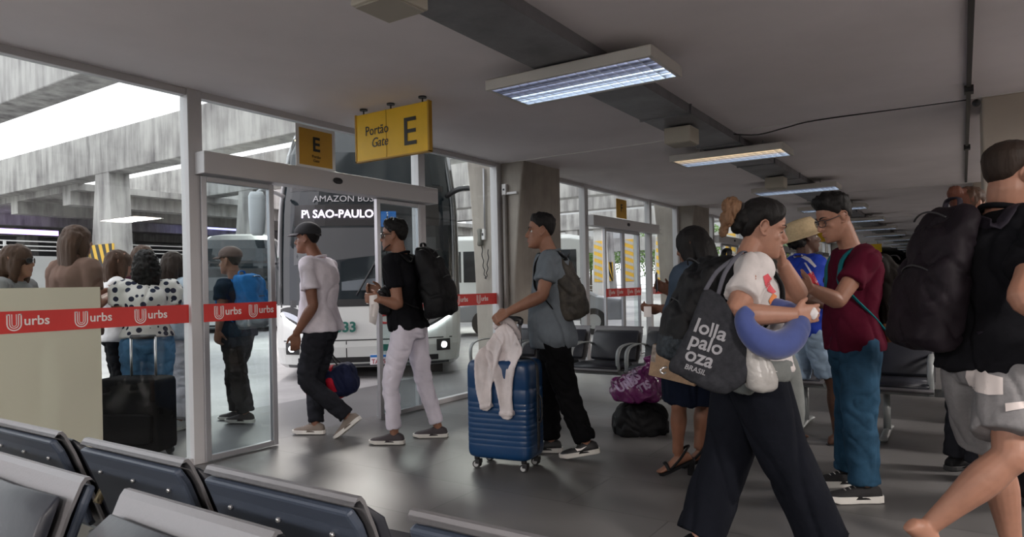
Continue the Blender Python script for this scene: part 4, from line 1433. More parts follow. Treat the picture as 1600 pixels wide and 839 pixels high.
def person(label, root_px, face, pel, nb, head, ears=True, hface=None, hpitch=0, hroll=0, hs=1.0, female=False, fat=1.0, depthf=1.0,
           arms=None, legs=None, tone='tan', shirt=None, pants=None, hair=None, feet=None, group=None, v=.0075, jaw=1.0,
           shw=.185, hipw=.09, face_on=True, lean=0, collar=True, neck_r=.058, arm_r=1.0, leg_r=1.0, hairspec=None, lips=None, closed=False, brow=True):
    """pel, nb, head: world points. face: horizontal direction. arms: dict L/R -> (elbow, wrist, hand opts); legs: dict L/R -> (knee, ankle, toe dir, pitch)"""
    fwd = V((face.x, face.y, 0)).normalized(); right = fwd.cross(UP).normalized()
    root = thing('person', label, 'person', (pel.x, pel.y, 0), group)
    tab = TORF if female else TORM
    ax = (nb - pel)
    def spine(t):
        q = pel + ax * t
        return q + fwd * (.02 * math.sin(PI * min(max(t, 0), 1) * 2) + lean * math.sin(PI * min(max(t, 0), 1)))
    h = Head(head, hface or fwd, hpitch, hroll, hs)
    b = MB()
    inset = .012
    ups = []
    rr = [(spine(t), max(.03, w * fat - (.036 if t < .2 else inset)), max(.03, dd * fat * depthf - (.036 if t < .2 else inset))) for t, w, dd in tab if t > -.1]
    fu = (fwd - ax.normalized() * fwd.dot(ax.normalized())).normalized()
    b.ellrings(rr, right, fu, n=28, p=2.3)
    # neck
    nt = h.p(0, -.022, -.055)
    b.tube([spine(.93), nb + (nt - nb) * .25, nt + (nt - nb).normalized() * .01, h.p(0, -.012, -.01)], [neck_r * 1.15, neck_r, neck_r * .97, neck_r * .9], n=16, k=3)
    add_head(b, h, female, jaw)
    sh = {}
    for s, sg in (('L', -1), ('R', 1)):
        S0 = spine(.90) + right * sg * (shw * fat ** .5) - UP * .0
        sh[s] = S0
        if arms and s in arms and arms[s]:
            A = arms[s]
            if 'sh' in A: S0 = A['sh']; sh[s] = S0
            el, wr = A['el'], A['wr']; r = arm_r
            b.tube([spine(.86) + right * sg * .08, S0, S0 + (el - S0) * .35, S0 + (el - S0) * .8, el, el + (wr - el) * .25, el + (wr - el) * .6, wr, wr + (wr - el).normalized() * .01],
                   [.065 * r, .060 * r, .054 * r, .044 * r, .042 * r, .046 * r, .038 * r, .0285 * r, .027 * r], n=14, k=3)
            hd = A.get('dir', (wr - el).normalized()); nr = A.get('nrm', -right * sg)
            add_hand(b, wr, hd, nr, A.get('side', 1), A.get('curl', .35), S=A.get('S', .97 if female else 1.04), spread=A.get('spread', 1))
    hip = {}
    for s, sg in (('L', -1), ('R', 1)):
        H0 = pel + right * sg * hipw
        hip[s] = H0
        if legs and s in legs:
            kn, an, toe, pt = legs[s][:4]; r = leg_r
            b.tube([H0 + UP * .01, H0 - UP * .03 + (kn - H0) * .08, H0 + (kn - H0) * .45, H0 + (kn - H0) * .85, kn, kn + (an - kn) * .12, kn + (an - kn) * .35, kn + (an - kn) * .7, an, an - (an - kn).normalized() * -.02],
                   [.058 * r, .072 * r, .074 * r, .058 * r, .055 * r, .052 * r, .057 * r, .042 * r, .035, .034], n=16, k=3)
            if feet is None or feet.get('bare'):
                add_foot(b, an, toe, pt, 1.0 if not female else .9)
            elif not female or True:
                R_, o_ = foot_frame(an, toe, pt)
                b.tube([an, o_ + R_ @ V((0, .0, .05)), o_ + R_ @ V((0, .09, .036))], [.034, .034, .028], n=10, k=3)
    body = b.fuse('body', SK[tone], root, voxel=v, sm=2, sculpt=head_sculpt(h))
    if face_on: face_parts(root, h, HM.get(hair or 'black', HM['black']), lips=lips, closed=closed, brow=brow)
    # ---- shirt
    if shirt:
        m_, ease, hem, slv = shirt['m'], shirt.get('ease', .014), shirt.get('hem', -.06), shirt.get('sleeve', .55)
        b = MB(); rr = []
        for t, w, dd in [(q, float(np.interp(q, [a[0] for a in tab], [a[1] for a in tab])), float(np.interp(q, [a[0] for a in tab], [a[2] for a in tab]))) for q in [hem + (1.0 - hem) * i / 14 for i in range(15)]]:
            loose = shirt.get('loose', .02) * max(0, 1 - t / .75)
            rr.append((spine(t), w * fat + ease + loose, dd * fat * depthf + ease + loose + shirt.get('belly', 0) * math.exp(-((t - .25) / .3) ** 2)))
        b.ellrings(rr, right, fu, n=30, p=2.4)
        for s, sg in (('L', -1), ('R', 1)):
            if arms and s in arms and arms[s]:
                S0 = sh[s]; el = arms[s]['el']; wr = arms[s]['wr']; r = arm_r
                if slv <= 1:
                    E = S0 + (el - S0) * slv
                    r1 = shirt.get('cuff', .068)
                    b.tube([spine(.87) + right * sg * .07, S0 + UP * .004, S0 + (el - S0) * slv * .5, E], [.080 * r, .074 * r, .070 * r, r1], n=16, k=3)
                else:
                    E = el + (wr - el) * (slv - 1)
                    b.tube([spine(.87) + right * sg * .07, S0, S0 + (el - S0) * .5, el, E], [.088 * r, .076 * r, .066 * r, .062 * r, shirt.get('cuff', .042)], n=16, k=3)
        so = b.fuse(shirt.get('name', 'shirt'), m_, root, voxel=shirt.get('v', .011), sm=2, disp=shirt.get('disp', (.008, 7, (1, 1, .6))), matfn=shirt.get('matfn'))
        if collar:
            b = MB(); cc = spine(.985) + UP * .004; n = 20
            b.tube([cc + right * (neck_r + .018) * math.cos(2 * PI * i / n) + fu * (neck_r + .016) * math.sin(2 * PI * i / n) + UP * (.012 - .018 * math.sin(2 * PI * i / n)) for i in range(n)], [(.011, .007)] * n, n=8, k=1, closed=True)
            b.build('collar', shirt.get('cm', m_), so, smooth=True)
        root_shirt = so
    else:
        root_shirt = None
    # ---- trousers / shorts / skirt
    pobj = None
    if pants:
        b = MB(); e = pants.get('ease', .012); top = pants.get('top', .12)
        rr = []
        for t in [-.165 + (top + .165) * i / 7 for i in range(8)]:
            w = float(np.interp(t, [a[0] for a in tab], [a[1] for a in tab])); dd = float(np.interp(t, [a[0] for a in tab], [a[2] for a in tab]))
            rr.append((spine(t), w * fat + e * .6, dd * fat * depthf + e * .6))
        b.ellrings(rr, right, fu, n=28, p=2.2)
        L_ = pants.get('len', 1.0); R3 = pants['r']     # radii: thigh, knee, hem
        for s, sg in (('L', -1), ('R', 1)):
            if not legs or s not in legs: continue
            kn, an = legs[s][:2]; H0 = hip[s]
            if pants.get('name') != 'shorts':
                E = kn + (an - kn) * L_
                b.tube([H0 + UP * .03, H0 + (kn - H0) * .12, H0 + (kn - H0) * .5, kn, kn + (E - kn) * .5, E], [.102, R3[0], (R3[0] * .5 + R3[1] * .5) + .004, R3[1], (R3[1] + R3[2]) / 2, R3[2]], n=18, k=4)
            else:
                E = H0 + (kn - H0) * L_
                b.tube([H0 + UP * .03, H0 + (kn - H0) * .12, H0 + (kn - H0) * L_ * .6, E], [.102, R3[0], (R3[0] + R3[1]) / 2, R3[1]], n=18, k=4)
        pobj = b.fuse(pants.get('name', 'trousers'), pants['m'], root, voxel=pants.get('v', .011), sm=2, disp=pants.get('disp', (.008, 8, (1, 1, 1.6))))
    # ---- feet
    if feet and not feet.get('bare') and legs:
        for s in legs:
            kn, an, toe, pt = legs[s][:4]
            shoe(root, an, toe, pt, feet.get('S', 1.0), feet['m'], feet['sole'], low=feet.get('low', False), high=feet.get('high', False), extra=feet.get('extra'), thick=feet.get('thick', .028))
    # ---- hair
    if hair and hairspec:
        hair_cap(root, h, HM[hair], **hairspec)
    return dict(root=root, head=h, fwd=fwd, right=right, fu=fu, spine=spine, sh=sh, hip=hip, shirt=root_shirt, pants=pobj)


def blob_hair(root, h, hm, balls=(), tubes=(), name='hair', v=.009, disp=(.005, 30, (1, 1, .2)), world=()):
    b = MB()
    for c, r in balls: b.ball(h.p(c), V(r) * h.sc, n=10, rot=h.R)
    for pts, rad in tubes: b.tube([h.p(q) for q in pts], [tuple(x * h.sc for x in (r if isinstance(r, tuple) else (r, r))) for r in rad], n=14, k=4, ref=h.R @ V((1, 0, 0)))
    for pts, rad in world: b.tube(pts, rad, n=14, k=4, ref=h.R @ V((1, 0, 0)))
    return b.fuse(name, hm, root, voxel=v, sm=2, disp=disp)


def backpack(label, c, out, up, w, dp, hh, m_, group=None, pocket=True, m2=None, strap_m=None, P=None, strap_sides=('L', 'R'), disp=(.010, 8), v=.010, taper=.8, sag=0, zips=True, name='backpack', handle=True, slack=0, topd=1.0):
    """soft rucksack: c centre of the body, out points away from the wearer's back"""
    up = up.normalized(); out = (out - up * out.dot(up)).normalized(); rt = out.cross(up).normalized()
    t = thing(name, label, 'backpack', c - up * hh * .5, group)
    b = MB(); items = []
    for q, a, d_ in ((-.5, .72, .66), (-.485, .88, .84), (-.42, .98, .98), (-.2, 1.0, 1.08), (.05, .98, 1.0), (.25, .96, .95), (.38, .93, .88), (.46, .84, .76), (.495, .66, .56), (.5, .5, .4)):
        if q > 0: d_ *= 1 - (1 - topd) * (q / .5)
        items.append((c + up * (q * hh) - out * (dp * .5 * (1 - d_) * .8) + out * (sag * (0.2 - q)), w / 2 * a, dp / 2 * d_))
    b.ellrings(items, rt, out, n=28, p=3.0)
    if pocket:
        pi_ = []
        for q, a in ((-.46, .5), (-.43, .7), (-.3, .78), (-.12, .76), (-.03, .66), (.0, .4)):
            pi_.append((c + up * (q * hh) + out * (dp * .40 + sag * (.2 - q)), w / 2 * a, dp * .17 * (.6 + a * .5)))
        b.ellrings(pi_, rt, out, n=24, p=2.8)
        pi_ = []
        for q, a in ((.06, .4), (.09, .62), (.2, .66), (.3, .55), (.34, .35)):
            pi_.append((c + up * (q * hh) + out * (dp * (.33 - .25 * (1 - topd)) + sag * (.2 - q)), w / 2 * a, dp * .14 * (.6 + a * .5)))
        b.ellrings(pi_, rt, out, n=24, p=2.8)
    bag = b.fuse('bag_body', m_, t, voxel=v, sm=2, disp=disp)
    if m2:
        bag.data.materials.append(m2)
        lim = c - up * hh * .28 - OFF[bag.name]
        idx = [1 if (p.center - lim).dot(up) < 0 else 0 for p in bag.data.polygons]
        bag.data.polygons.foreach_set('material_index', idx)
    if zips:
        for q, d_ in ((.02, .46), (.40, .30)):
            b = MB(); pts = []
            for i in range(9):
                a = -.8 + 1.6 * i / 8
                pts.append(c + up * (hh * (q + .05 * math.cos(a * 1.9))) + rt * (w * .42 * math.sin(a)) + out * (dp * d_ * math.cos(a) + dp * .06 + sag * (.2 - q)))
            b.tube(pts, .004, n=6); b.build('zip', m_black, t, smooth=True)
    if handle:
        b = MB(); p0 = c + up * hh * .47 - out * dp * .3
        b.tube([p0 - rt * .045, p0 - rt * .035 + up * .05, p0 + rt * .035 + up * .05, p0 + rt * .045], [(.012, .005)] * 4, n=8, ref=out); b.build('carry_loop', strap_m or m_, t, smooth=True)
    if P:
        for s in strap_sides:
            sg = -1 if s == 'L' else 1
            S0 = P['sh'][s]; r_ = P['right']; f_ = P['fwd']; sp = P['spine']
            nbk = sp(.93) + r_ * sg * .095
            top = nbk + UP * (.045 + slack)
            p0 = c + up * hh * .40 - out * dp * .45 + (r_ * sg) * (w * .22)
            pts = [p0, sp(.90) + r_ * sg * .095 - f_ * (.115), top, sp(.80) + r_ * sg * .12 + f_ * .15, sp(.62) + r_ * sg * .145 + f_ * .145, sp(.45) + r_ * sg * .185 + f_ * .03, c - up * hh * .36 - out * dp * .45 + r_ * sg * (w * .42)]
            Pd, Rd = cr_path(pts, [(.028, .007)] * 5 + [(.018, .005), (.014, .005)], 6)
            if P['shirt'] is not None:
                so = P['shirt']; bv = BVHTree.FromPolygons([v.co + OFF[so.name] for v in so.data.vertices], [list(q.vertices) for q in so.data.polygons])
                for i in range(3, len(Pd) - 2):
                    lo, no_, _, ds = bv.find_nearest(Pd[i], .3)
                    if lo is not None:
                        k_ = min(1, (i - 2) / 4, (len(Pd) - 2 - i) / 5)
                        Pd[i] = Pd[i].lerp(lo + no_ * .007, k_)
                for _ in range(2):
                    Pd = [Pd[0]] + [(Pd[i - 1] + Pd[i] * 2 + Pd[i + 1]) / 4 for i in range(1, len(Pd) - 1)] + [Pd[-1]]
            b = MB(); b.tube(Pd, Rd, n=10, k=1, ref=r_, p=3); b.build('shoulder_strap', strap_m or m_, t, smooth=True)
    return t, bag
# ------------------------------------------------------------------ draping helpers


def bvh_of(o):
    off = OFF[o.name]
    return BVHTree.FromPolygons([v.co + off for v in o.data.vertices], [list(p.vertices) for p in o.data.polygons])


def drape_mesh(me, bv, direction, lift=.003, start=.6):
    """lay a flat mesh (world coordinates) on a surface along direction"""
    d = V(direction).normalized()
    last = None
    for v in me.vertices:
        h = bv.ray_cast(v.co - d * start, d, start * 3)
        if h[0] is not None:
            last = h[0]; v.co = h[0] - d * lift
        elif last is not None:
            v.co = v.co - d * 0 + d * ((last - v.co).dot(d) - lift)


def subdiv(me, maxlen, it=6):
    bm = bmesh.new(); bm.from_mesh(me)
    bmesh.ops.triangulate(bm, faces=bm.faces)
    for _ in range(it):
        es = [e for e in bm.edges if e.calc_length() > maxlen]
        if not es: break
        bmesh.ops.subdivide_edges(bm, edges=es, cuts=1)
        bmesh.ops.triangulate(bm, faces=[f for f in bm.faces if len(f.verts) > 3])
    bm.to_mesh(me); bm.free()


def decal(name, poly, d, target, m_, lift=.003, maxlen=.006):
    """flat print with outline poly laid on the cloth of target"""
    pts = [W(x, y, d) for x, y in poly]
    me = bpy.data.meshes.new(name); me.from_pydata([tuple(p) for p in pts], [], [list(range(len(pts)))])
    subdiv(me, maxlen)
    c = sum(pts, V((0, 0, 0))) / len(pts)
    drape_mesh(me, bvh_of(target), (c - CAM).normalized(), lift)
    return link_mesh(me, name, m_, target, True)


def decal_text(s, size, o, ux, uy, target, m_, bold=0, lift=.003, sx=1):
    un = ux.cross(uy).normalized()
    me = text_mesh(s, size, o, ux, uy, un, extrude=0, bold=bold, sx=sx)
    subdiv(me, .012)
    drape_mesh(me, bvh_of(target), -un, lift)
    return link_mesh(me, 'lettering', m_, target, False)


def pillow(b, pts, n, t, k=3, prof=None):
    pts = [V(p) for p in pts]; N = len(pts); out = []
    for i in range(N):
        for j in range(k):
            out.append(pts[i].lerp(pts[(i + 1) % N], j / k))
    for _ in range(2):
        out = [(out[i - 1] + out[i] * 2 + out[(i + 1) % len(out)]) / 4 for i in range(len(out))]
    c = sum(out, V((0, 0, 0))) / len(out)
    rings = [[c + (q - c) * s + n * (t * h) for q in out] for s, h in (prof or ((.05, -1), (.5, -.97), (.82, -.75), (.96, -.35), (1, 0), (.96, .35), (.82, .75), (.5, .97), (.05, 1)))]
    return b.loft(rings)


def sandal(P, an, toe, pitch, col, S=1.0, heel=0, straps='v'):
    R, o = foot_frame(an, toe, pitch)
    root = P['root']
    b = MB(); out = [(-.082, .012), (-.07, .033), (-.02, .036), (.05, .040), (.11, .047), (.16, .044), (.19, .025)]
    pts = [(w, y) for y, w in out] + [(-w, y) for y, w in reversed(out)]
    b.loft([[o + R @ (V((x, y, z)) * S) for x, y in pts] for z in (-.014, .004)])
    sh = b.build('sandal', col, root, fixn=True)
    if heel:
        b = MB(); p = o + R @ (V((0, -.055, -.005)) * S)
        b.tube([p, V((p.x, p.y, 0.0)) + toe * .004], [(.026, .024), (.018, .02)], n=12, k=1, ref=R @ V((1, 0, 0)), p=3)
        p = o + R @ (V((0, .13, -.01)) * S)
        b.build('heel', col, sh, smooth=False)
    b = MB()
    if straps == 'v':
        for s in (-1, 1):
            b.tube([o + R @ (V((.008, .13, .02)) * S), o + R @ (V((s * .02 + .006, .10, .064)) * S), o + R @ (V((s * .044, .045, .03)) * S), o + R @ (V((s * .042, .03, .0)) * S)], [(.006, .004)] * 4, n=8)
    else:
        b.tube([o + R @ (V((-.048, .115, .0)) * S), o + R @ (V((-.03, .115, .048)) * S), o + R @ (V((.0, .12, .058)) * S), o + R @ (V((.035, .115, .046)) * S), o + R @ (V((.05, .115, .0)) * S)], [(.012, .004)] * 5, n=8, ref=R @ V((0, 1, 0)))
        for s in (-1, 1):
            b.tube([o + R @ (V((s * .047, .10, .01)) * S), o + R @ (V((s * .043, .02, .045)) * S), o + R @ (V((s * .036, -.05, .085)) * S), o + R @ (V((0, -.088, .095)) * S)], [(.008, .004)] * 4, n=8, ref=R @ V((0, 0, 1)))
    b.build('strap', col, sh, smooth=True)


def cap_hat(P, m_, brim_m, style='short'):
    h = P['head']; S = h.sc
    def pt(z, a, off): return h.p(head_pt(z, a, off))
    nz, na = 14, 40; b = MB(); vs = []
    for i in range(nz + 1):
        t = i / nz; z0_ = .040; z = z0_ + (.1175 - z0_) * (1 - (1 - t) ** 1.4)
        for j in range(na):
            a = 2 * PI * j / na
            vs.append(tuple(h.p(head_pt(z, a, .016 + .016 * math.sin(PI * .5 * t)))))
    b.v = vs
    for i in range(nz):
        for j in range(na):
            b.f.append([i * na + j, i * na + (j + 1) % na, (i + 1) * na + (j + 1) % na, (i + 1) * na + j]); b.m.append(0)
    b.f.append([nz * na + j for j in range(na)]); b.m.append(0)
    # close the band underneath
    inner = len(b.v)
    for j in range(na): b.v.append(tuple(h.p(head_pt(.040, 2 * PI * j / na, .004))))
    for j in range(na):
        b.f.append([j, inner + j, inner + (j + 1) % na, (j + 1) % na]); b.m.append(0)
    c = b.build('cap', m_, P['root'], smooth=True)
    # brim
    b = MB(); n = 12; top = [];
    for k, (r, dz) in enumerate(((0, 0), (.35, -.002), (.7, -.008), (1, -.018))):
        row = []
        for i in range(n + 1):
            a = math.radians(25 + 130 * i / n)
            base = head_pt(.046, a, .014)
            row.append(h.p(V((base.x, base.y + .068 * r * math.sin(a) ** 1.0, base.z + dz))))
        top.append(row)
    rings = []
    up = h.R @ V((0, 0, 1))
    for i in range(n + 1):
        rings.append([top[k][i] for k in range(4)] + [top[k][i] - up * .004 for k in (3, 2, 1, 0)])
    b.loft(rings); b.build('brim', brim_m, c, smooth=True, fixn=True)
    b = MB(); b.ball(h.p(0, -.008, .137), .008, n=6); b.build('button', m_, c, smooth=True)
    return c


def glasses(P, m_, dark=False):
    h = P['head']; S = h.sc
    b = MB()
    for x in (-1, 1):
        n = 20; pts = []
        for i in range(n):
            a = 2 * PI * i / n; cx = math.copysign(abs(math.cos(a)) ** .7, math.cos(a)); sz = math.copysign(abs(math.sin(a)) ** .7, math.sin(a))
            u = x * .033 + cx * .025
            pts.append(h.p(u, .1 - abs(u) * .33 + .004, .002 + sz * .019))
        b.tube(pts, [.0022 * S] * n, n=6, k=1, closed=True)
        b.tube([h.p(x * .058, .084, .012), h.p(x * .074, .05, .012), h.p(x * .078, -.01, .014), h.p(x * .076, -.03, -.002)], [.0024 * S] * 4, n=6, k=3)
    b.tube([h.p(-.009, .102, .006), h.p(0, .105, .010), h.p(.009, .102, .006)], [.002] * 3, n=6)
    g = b.build('glasses', m_, P['root'], smooth=True)
    for x in (-1, 1):
        b = MB(); pts = []
        for i in range(16):
            a = 2 * PI * i / 16; u = x * .033 + math.cos(a) * .0235
            pts.append(h.p(u, .1 - abs(u) * .33 + .003, .002 + math.sin(a) * .0175))
        b.add(pts + [q + (h.R @ V((0, .0012, 0))) for q in pts], [list(range(16)), list(range(16, 32))] + [[i, (i + 1) % 16, 16 + (i + 1) % 16, 16 + i] for i in range(16)])
        b.build('lens', mat('sun_lens', (.01, .01, .012), .08, coat=.5) if dark else glass_mat('spec_lens', (.93, .95, .95)), g)


def phone(label, c, fwd, up, w=.072, hh=.145):
    fwd = fwd.normalized(); up = (up - fwd * up.dot(fwd)).normalized(); r = fwd.cross(up)
    R = Matrix((r, fwd, up)).transposed()
    t = thing('mobile_phone', label, 'phone', c)
    b = MB(); b.box(c, (w, .009, hh), R); b.build('phone_case', m_black, t, bevel=.003)
    b = MB(); b.box(c - fwd * .005, (w - .006, .001, hh - .01), R); b.build('screen', mat('phone_screen', (.02, .02, .03), .1, emit=(.5, .55, .7, .03)), t)


# ================================================================== the people
c_white = cloth('white_cotton', (.68, .64, .70))
c_blacktee = cloth('black_cotton', (.007, .007, .009), var=(9, .25))
c_greytee = cloth('grey_cotton', (.13, .15, .17))
c_navytee = cloth('navy_cotton', (.012, .022, .036))
c_maroon = cloth('maroon_cotton', (.075, .006, .018))
c_char = cloth('charcoal_denim', (.018, .019, .024), var=(6, .35))
c_wht_jean = cloth('white_denim', (.66, .62, .70), var=(6, .06))
c_blackpant = cloth('black_trouser', (.005, .005, .006))
c_navypant = cloth('navy_black_trouser', (.006, .007, .011))
c_jean = cloth('blue_denim', (.022, .060, .105), var=(4, .45))
c_ltjean = cloth('light_denim', (.30, .40, .52), var=(3, .35))
c_grey = cloth('grey_marl', (.20, .195, .20), var=(60, .08))
m_sole_w = mat('sole_white', (.68, .66, .62), .6)
m_sole_d = mat('sole_dark', (.03, .03, .03), .6)
m_bagblk = cloth('bag_black_nylon', (.006, .006, .007), rough=.6, spec=.2, bump=(12, .5, .015), sheen=0)

# ---- 1 man in the white T-shirt, stepping out of the door
P1 = person('man in white T-shirt, black cap and dark jeans stepping through the open glass door', None, ld(-1, .2),
            W(502, 513, 5.8), W(495, 405, 5.8), W(480, 374, 5.82), hpitch=0, hface=ld(-1, .05), fat=1.02, tone='brown',
            arms={'L': dict(el=W(489, 478, 5.56), wr=W(463, 521, 5.54), curl=.45, dir=RT * -.1 - UP, nrm=ld(-.3, 1), side=-1),
                  'R': dict(el=W(512, 486, 6.0), wr=W(514, 532, 6.02), curl=1.1, dir=-UP, nrm=ld(-1, -.1), side=1)},
            legs={'L': (W(480, 594, 5.68), W(543, 651, 5.66), ld(-1, .2), math.radians(38)), 'R': (W(494, 596, 5.9), W(493, 661, 5.84), ld(-1, .15), 0)},
            shirt=dict(m=c_white, hem=-.04, sleeve=.6, cuff=.082, loose=.03, ease=.02), pants=dict(m=c_char, r=(.100, .074, .068), len=.97),
            feet=dict(m=mat('suede_taupe', (.20, .165, .14), .9, bump=(60, .2)), sole=m_sole_w, extra='laces', thick=.03), hair='black', hairspec=dict(thick=.006, style='short'))
cap_hat(P1, mat('cap_black', (.014, .015, .018), .8), mat('cap_brim', (.05, .045, .05), .6))
b = MB(); h = P1['head']; b.tube([h.p(.05, -.08, .045), h.p(0, -.118, .036), h.p(-.05, -.08, .045)], [(.006, .012)] * 3, n=8, ref=h.R @ V((0, 1, 0))); b.build('cap_strap', m_black, P1['root'], smooth=True)

# ---- 2 man in the black shirt and white trousers
P2 = person('man in black polo shirt and white trousers entering the gate', None, ld(-1, .3),
            W(640, 512, 5.5), W(625, 400, 5.5), W(615.5, 369, 5.5), hpitch=0, hface=ld(-1, .02), tone='tan',
            arms={'L': dict(el=W(622, 476, 5.27), wr=W(594, 468, 5.22), curl=.9, dir=ld(-1, 0) * 1.0 + UP * .12, nrm=ld(-.1, 1), side=-1),
                  'R': dict(el=W(612, 476, 5.74), wr=W(596, 456, 5.60), curl=.9, dir=ld(-1, 0) + UP * .3, nrm=ld(0, -1), side=1)},
            legs={'L': (W(611, 598, 5.42), W(616, 675.5, 5.42), ld(-1, .12), 0), 'R': (W(663, 598, 5.64), W(684, 665.5, 5.64), ld(-1, .05), 0)},
            shirt=dict(m=c_blacktee, hem=-.02, sleeve=.62, cuff=.066, loose=.015, ease=.014), pants=dict(m=c_wht_jean, r=(.096, .068, .058), len=.93, disp=(.006, 8, (1, 1, 1.3))),
            feet=dict(m=mat('slipon_grey', (.055, .045, .05), .8, bump=(90, .2)), sole=m_sole_w, low=True), hair='black', hairspec=dict(thick=.014, style='short', top=.026, rough=.5, fringe=.01))
glasses(P2, m_black, True)
h = P2['head']
b = MB(); b.tube([h.p(-.058, .02, -.07), h.p(-.045, .062, -.095), h.p(0, .086, -.112), h.p(.045, .062, -.095), h.p(.058, .02, -.07)], [(.003, .014)] * 5, n=8, ref=h.R @ V((0, 1, .2)))
b.build('beard', HM['black'], P2['root'], smooth=True)
bk2, _ = backpack('large black backpack worn by the man in the black polo', W(680, 440, 5.47), ld(1, -.28), UP + RT * (-.10), .34, .22, .56, m_bagblk, P=P2, sag=.03, topd=.55)
t = thing('camera_pouch', 'small black camera bag held by the man in white trousers', 'bag', W(603, 478, 5.4))
b = MB(); b.ellrings([(W(603, y, 5.38), w, w * .8) for y, w in ((492, .03), (488, .055), (474, .062), (460, .058), (452, .05), (447, .02))], ld(-1, .3), ld(.3, 1), n=16, p=3)
b.fuse('pouch_body', m_bagblk, t, voxel=.007, disp=(.003, 20)); b = MB(); b.cyl(W(600, 462, 5.32), W(590, 456, 5.30), .022); b.cyl(W(603, 450, 5.34), W(603, 445, 5.34), .012); b.build('lens_barrel', mat('lens_black', (.03, .03, .035), .25), t, smooth=True)
b = MB(); q_ = [W(577, 462, 5.2), W(589, 460, 5.2), W(592, 480, 5.22), W(587, 508, 5.22), W(577, 503, 5.2)]; b.loft([q_, [x + ld(0, 1) * .006 for x in q_]]); tag(b.build('travel_papers', m_print, smooth=True), 'folded white travel papers held at the glass door edge', 'paper')

# ---- 3 man with the blue suitcase
P3 = person('man in grey T-shirt and black trousers pushing the blue suitcase', None, ld(-1, .12),
            W(864, 524, 4.92), W(859, 396, 4.92), W(845, 362.5, 4.92), hface=ld(-1, .03), hpitch=-.03, tone='tan', v=.006,
            arms={'L': dict(el=W(847, 462, 4.66), wr=W(795, 487, 4.68), curl=.85, dir=ld(-1, .05) * .9 - UP * .45, nrm=ld(-.2, .4) - UP, side=-1),
                  'R': dict(el=W(862, 468, 5.22), wr=W(852, 512, 5.26), curl=.4)},
            legs={'L': (W(885, 614, 4.86), W(916, 690, 4.84), ld(-1, .1), math.radians(9)), 'R': (W(857, 612, 5.05), W(861, 687, 5.06), ld(-1, .1), 0)},
            shirt=dict(m=c_greytee, hem=-.13, sleeve=.60, cuff=.078, loose=.028, ease=.02, disp=(.012, 7, (1, 1, .5))), pants=dict(m=c_blackpant, r=(.105, .084, .070), len=.95, disp=(.013, 8, (1, 1, 1.4))),
            feet=dict(m=mat('trainer_black', (.015, .015, .016), .6), sole=m_sole_w, extra='laces', thick=.032), hair='black', hairspec=dict(thick=.010, side=.003, style='fade', top=.022, rough=.4, fringe=.006))
camo = mat('camouflage_nylon', (.022, .020, .017), .7, var=(18, .5, (.05, .042, .032)), bump=(14, .4, .012))
bk3, _ = backpack('dark camouflage backpack on the man pushing the blue suitcase', W(883, 446, 4.9), ld(1, -.12), UP + RT * (-.16), .34, .21, .48, camo, P=P3, strap_m=m_bagblk, sag=.03, topd=.65)
# white tick on the side of the trainer
for sh_ in [c for c in children(P3['root']) if c.name.startswith('shoe')][:1]:
    decal('side_mark', [(898, 700), (902, 705), (908, 704), (917, 697), (907, 701), (901, 701)], 4.75, sh_, m_print, lift=.004)

# blue suitcase
ax_a = ld(.909, -.417); ax_b = ld(.417, .909)
m_sc = mat('suitcase_blue', (.003, .040, .125), .36, spec=.5, bump=(200, .12, .002), coat=.15)
c0 = W(777, 640, 4.58) + ax_b * .13; c0.z = 0
sc_ = thing('blue_suitcase', 'large blue hard shell suitcase with a white sweater over its top', 'suitcase', c0)
b = MB(); items = []
zz = [.075, .085, .10, .13]
g = [.12 + .0]
def add_lvl(z, s): items.append((c0 + Z * z, .236 * s, .150 * s))
for z, s in ((.078, .86), (.088, .95), (.105, .985), (.13, 1.0)): add_lvl(z, s)
z = .16
for i in range(9):
    for dz, s in ((0, 1.0), (.012, 1.0), (.015, .993), (.019, .993), (.023, 1.0)): add_lvl(z + dz, s)
    z += .035
for z, s in ((.50, 1.0), (.545, 1.0), (.551, .988), (.557, 1.0), (.66, 1.0), (.70, .985), (.72, .95), (.734, .88), (.74, .78)): add_lvl(z, s)
b.ellrings(items, ax_a, ax_b, n=48, p=7)
b.build('shell', m_sc, sc_, smooth=True)
b = MB()
for q in (-.004, .018):
    n = 40; pts = []
    for i in range(n):
        a = 2 * PI * i / n; cx = math.copysign(abs(math.cos(a)) ** (2 / 8), math.cos(a)); sz = math.copysign(abs(math.sin(a)) ** (2 / 8), math.sin(a))
        pts.append(c0 + ax_a * (.239 * cx) + Z * (.41 + .334 * sz) + ax_b * q)
    b.tube(pts, [(.006, .009)] * n, n=6, k=1, closed=True, ref=ax_b)
b.build('zip_seam', m_black, sc_, smooth=True)
for sx_ in (-1, 1):
    for sy_ in (-1, 1):
        p = c0 + ax_a * (.175 * sx_) + ax_b * (.10 * sy_)
        b = MB(); b.tube([p + Z * .10, p + Z * .055], [.022, .018], n=10, k=1); b.box(p + Z * .045 + ax_a * .012, (.034, .05, .03), Matrix((ax_a, ax_b, Z)).transposed())
        w = b.build('caster', m_black, sc_, smooth=False, bevel=.003)
        b = MB()
        for q in (-.012, .012): b.cyl(p + Z * .027 + ax_b * (q - .007), p + Z * .027 + ax_b * (q + .007), .027, n=18)
        wh = b.build('wheel', m_rubber, w)
        b = MB()
        for q in (-.0205, .0205): b.cyl(p + Z * .027 + ax_b * (q - .001), p + Z * .027 + ax_b * (q + .001), .018, n=14)
        b.build('hub', mat('hub_grey', (.45, .45, .45), .5), wh)
ph = [c0 + ax_a * s * .075 + ax_b * .10 for s in (-1, 1)]
b = MB()
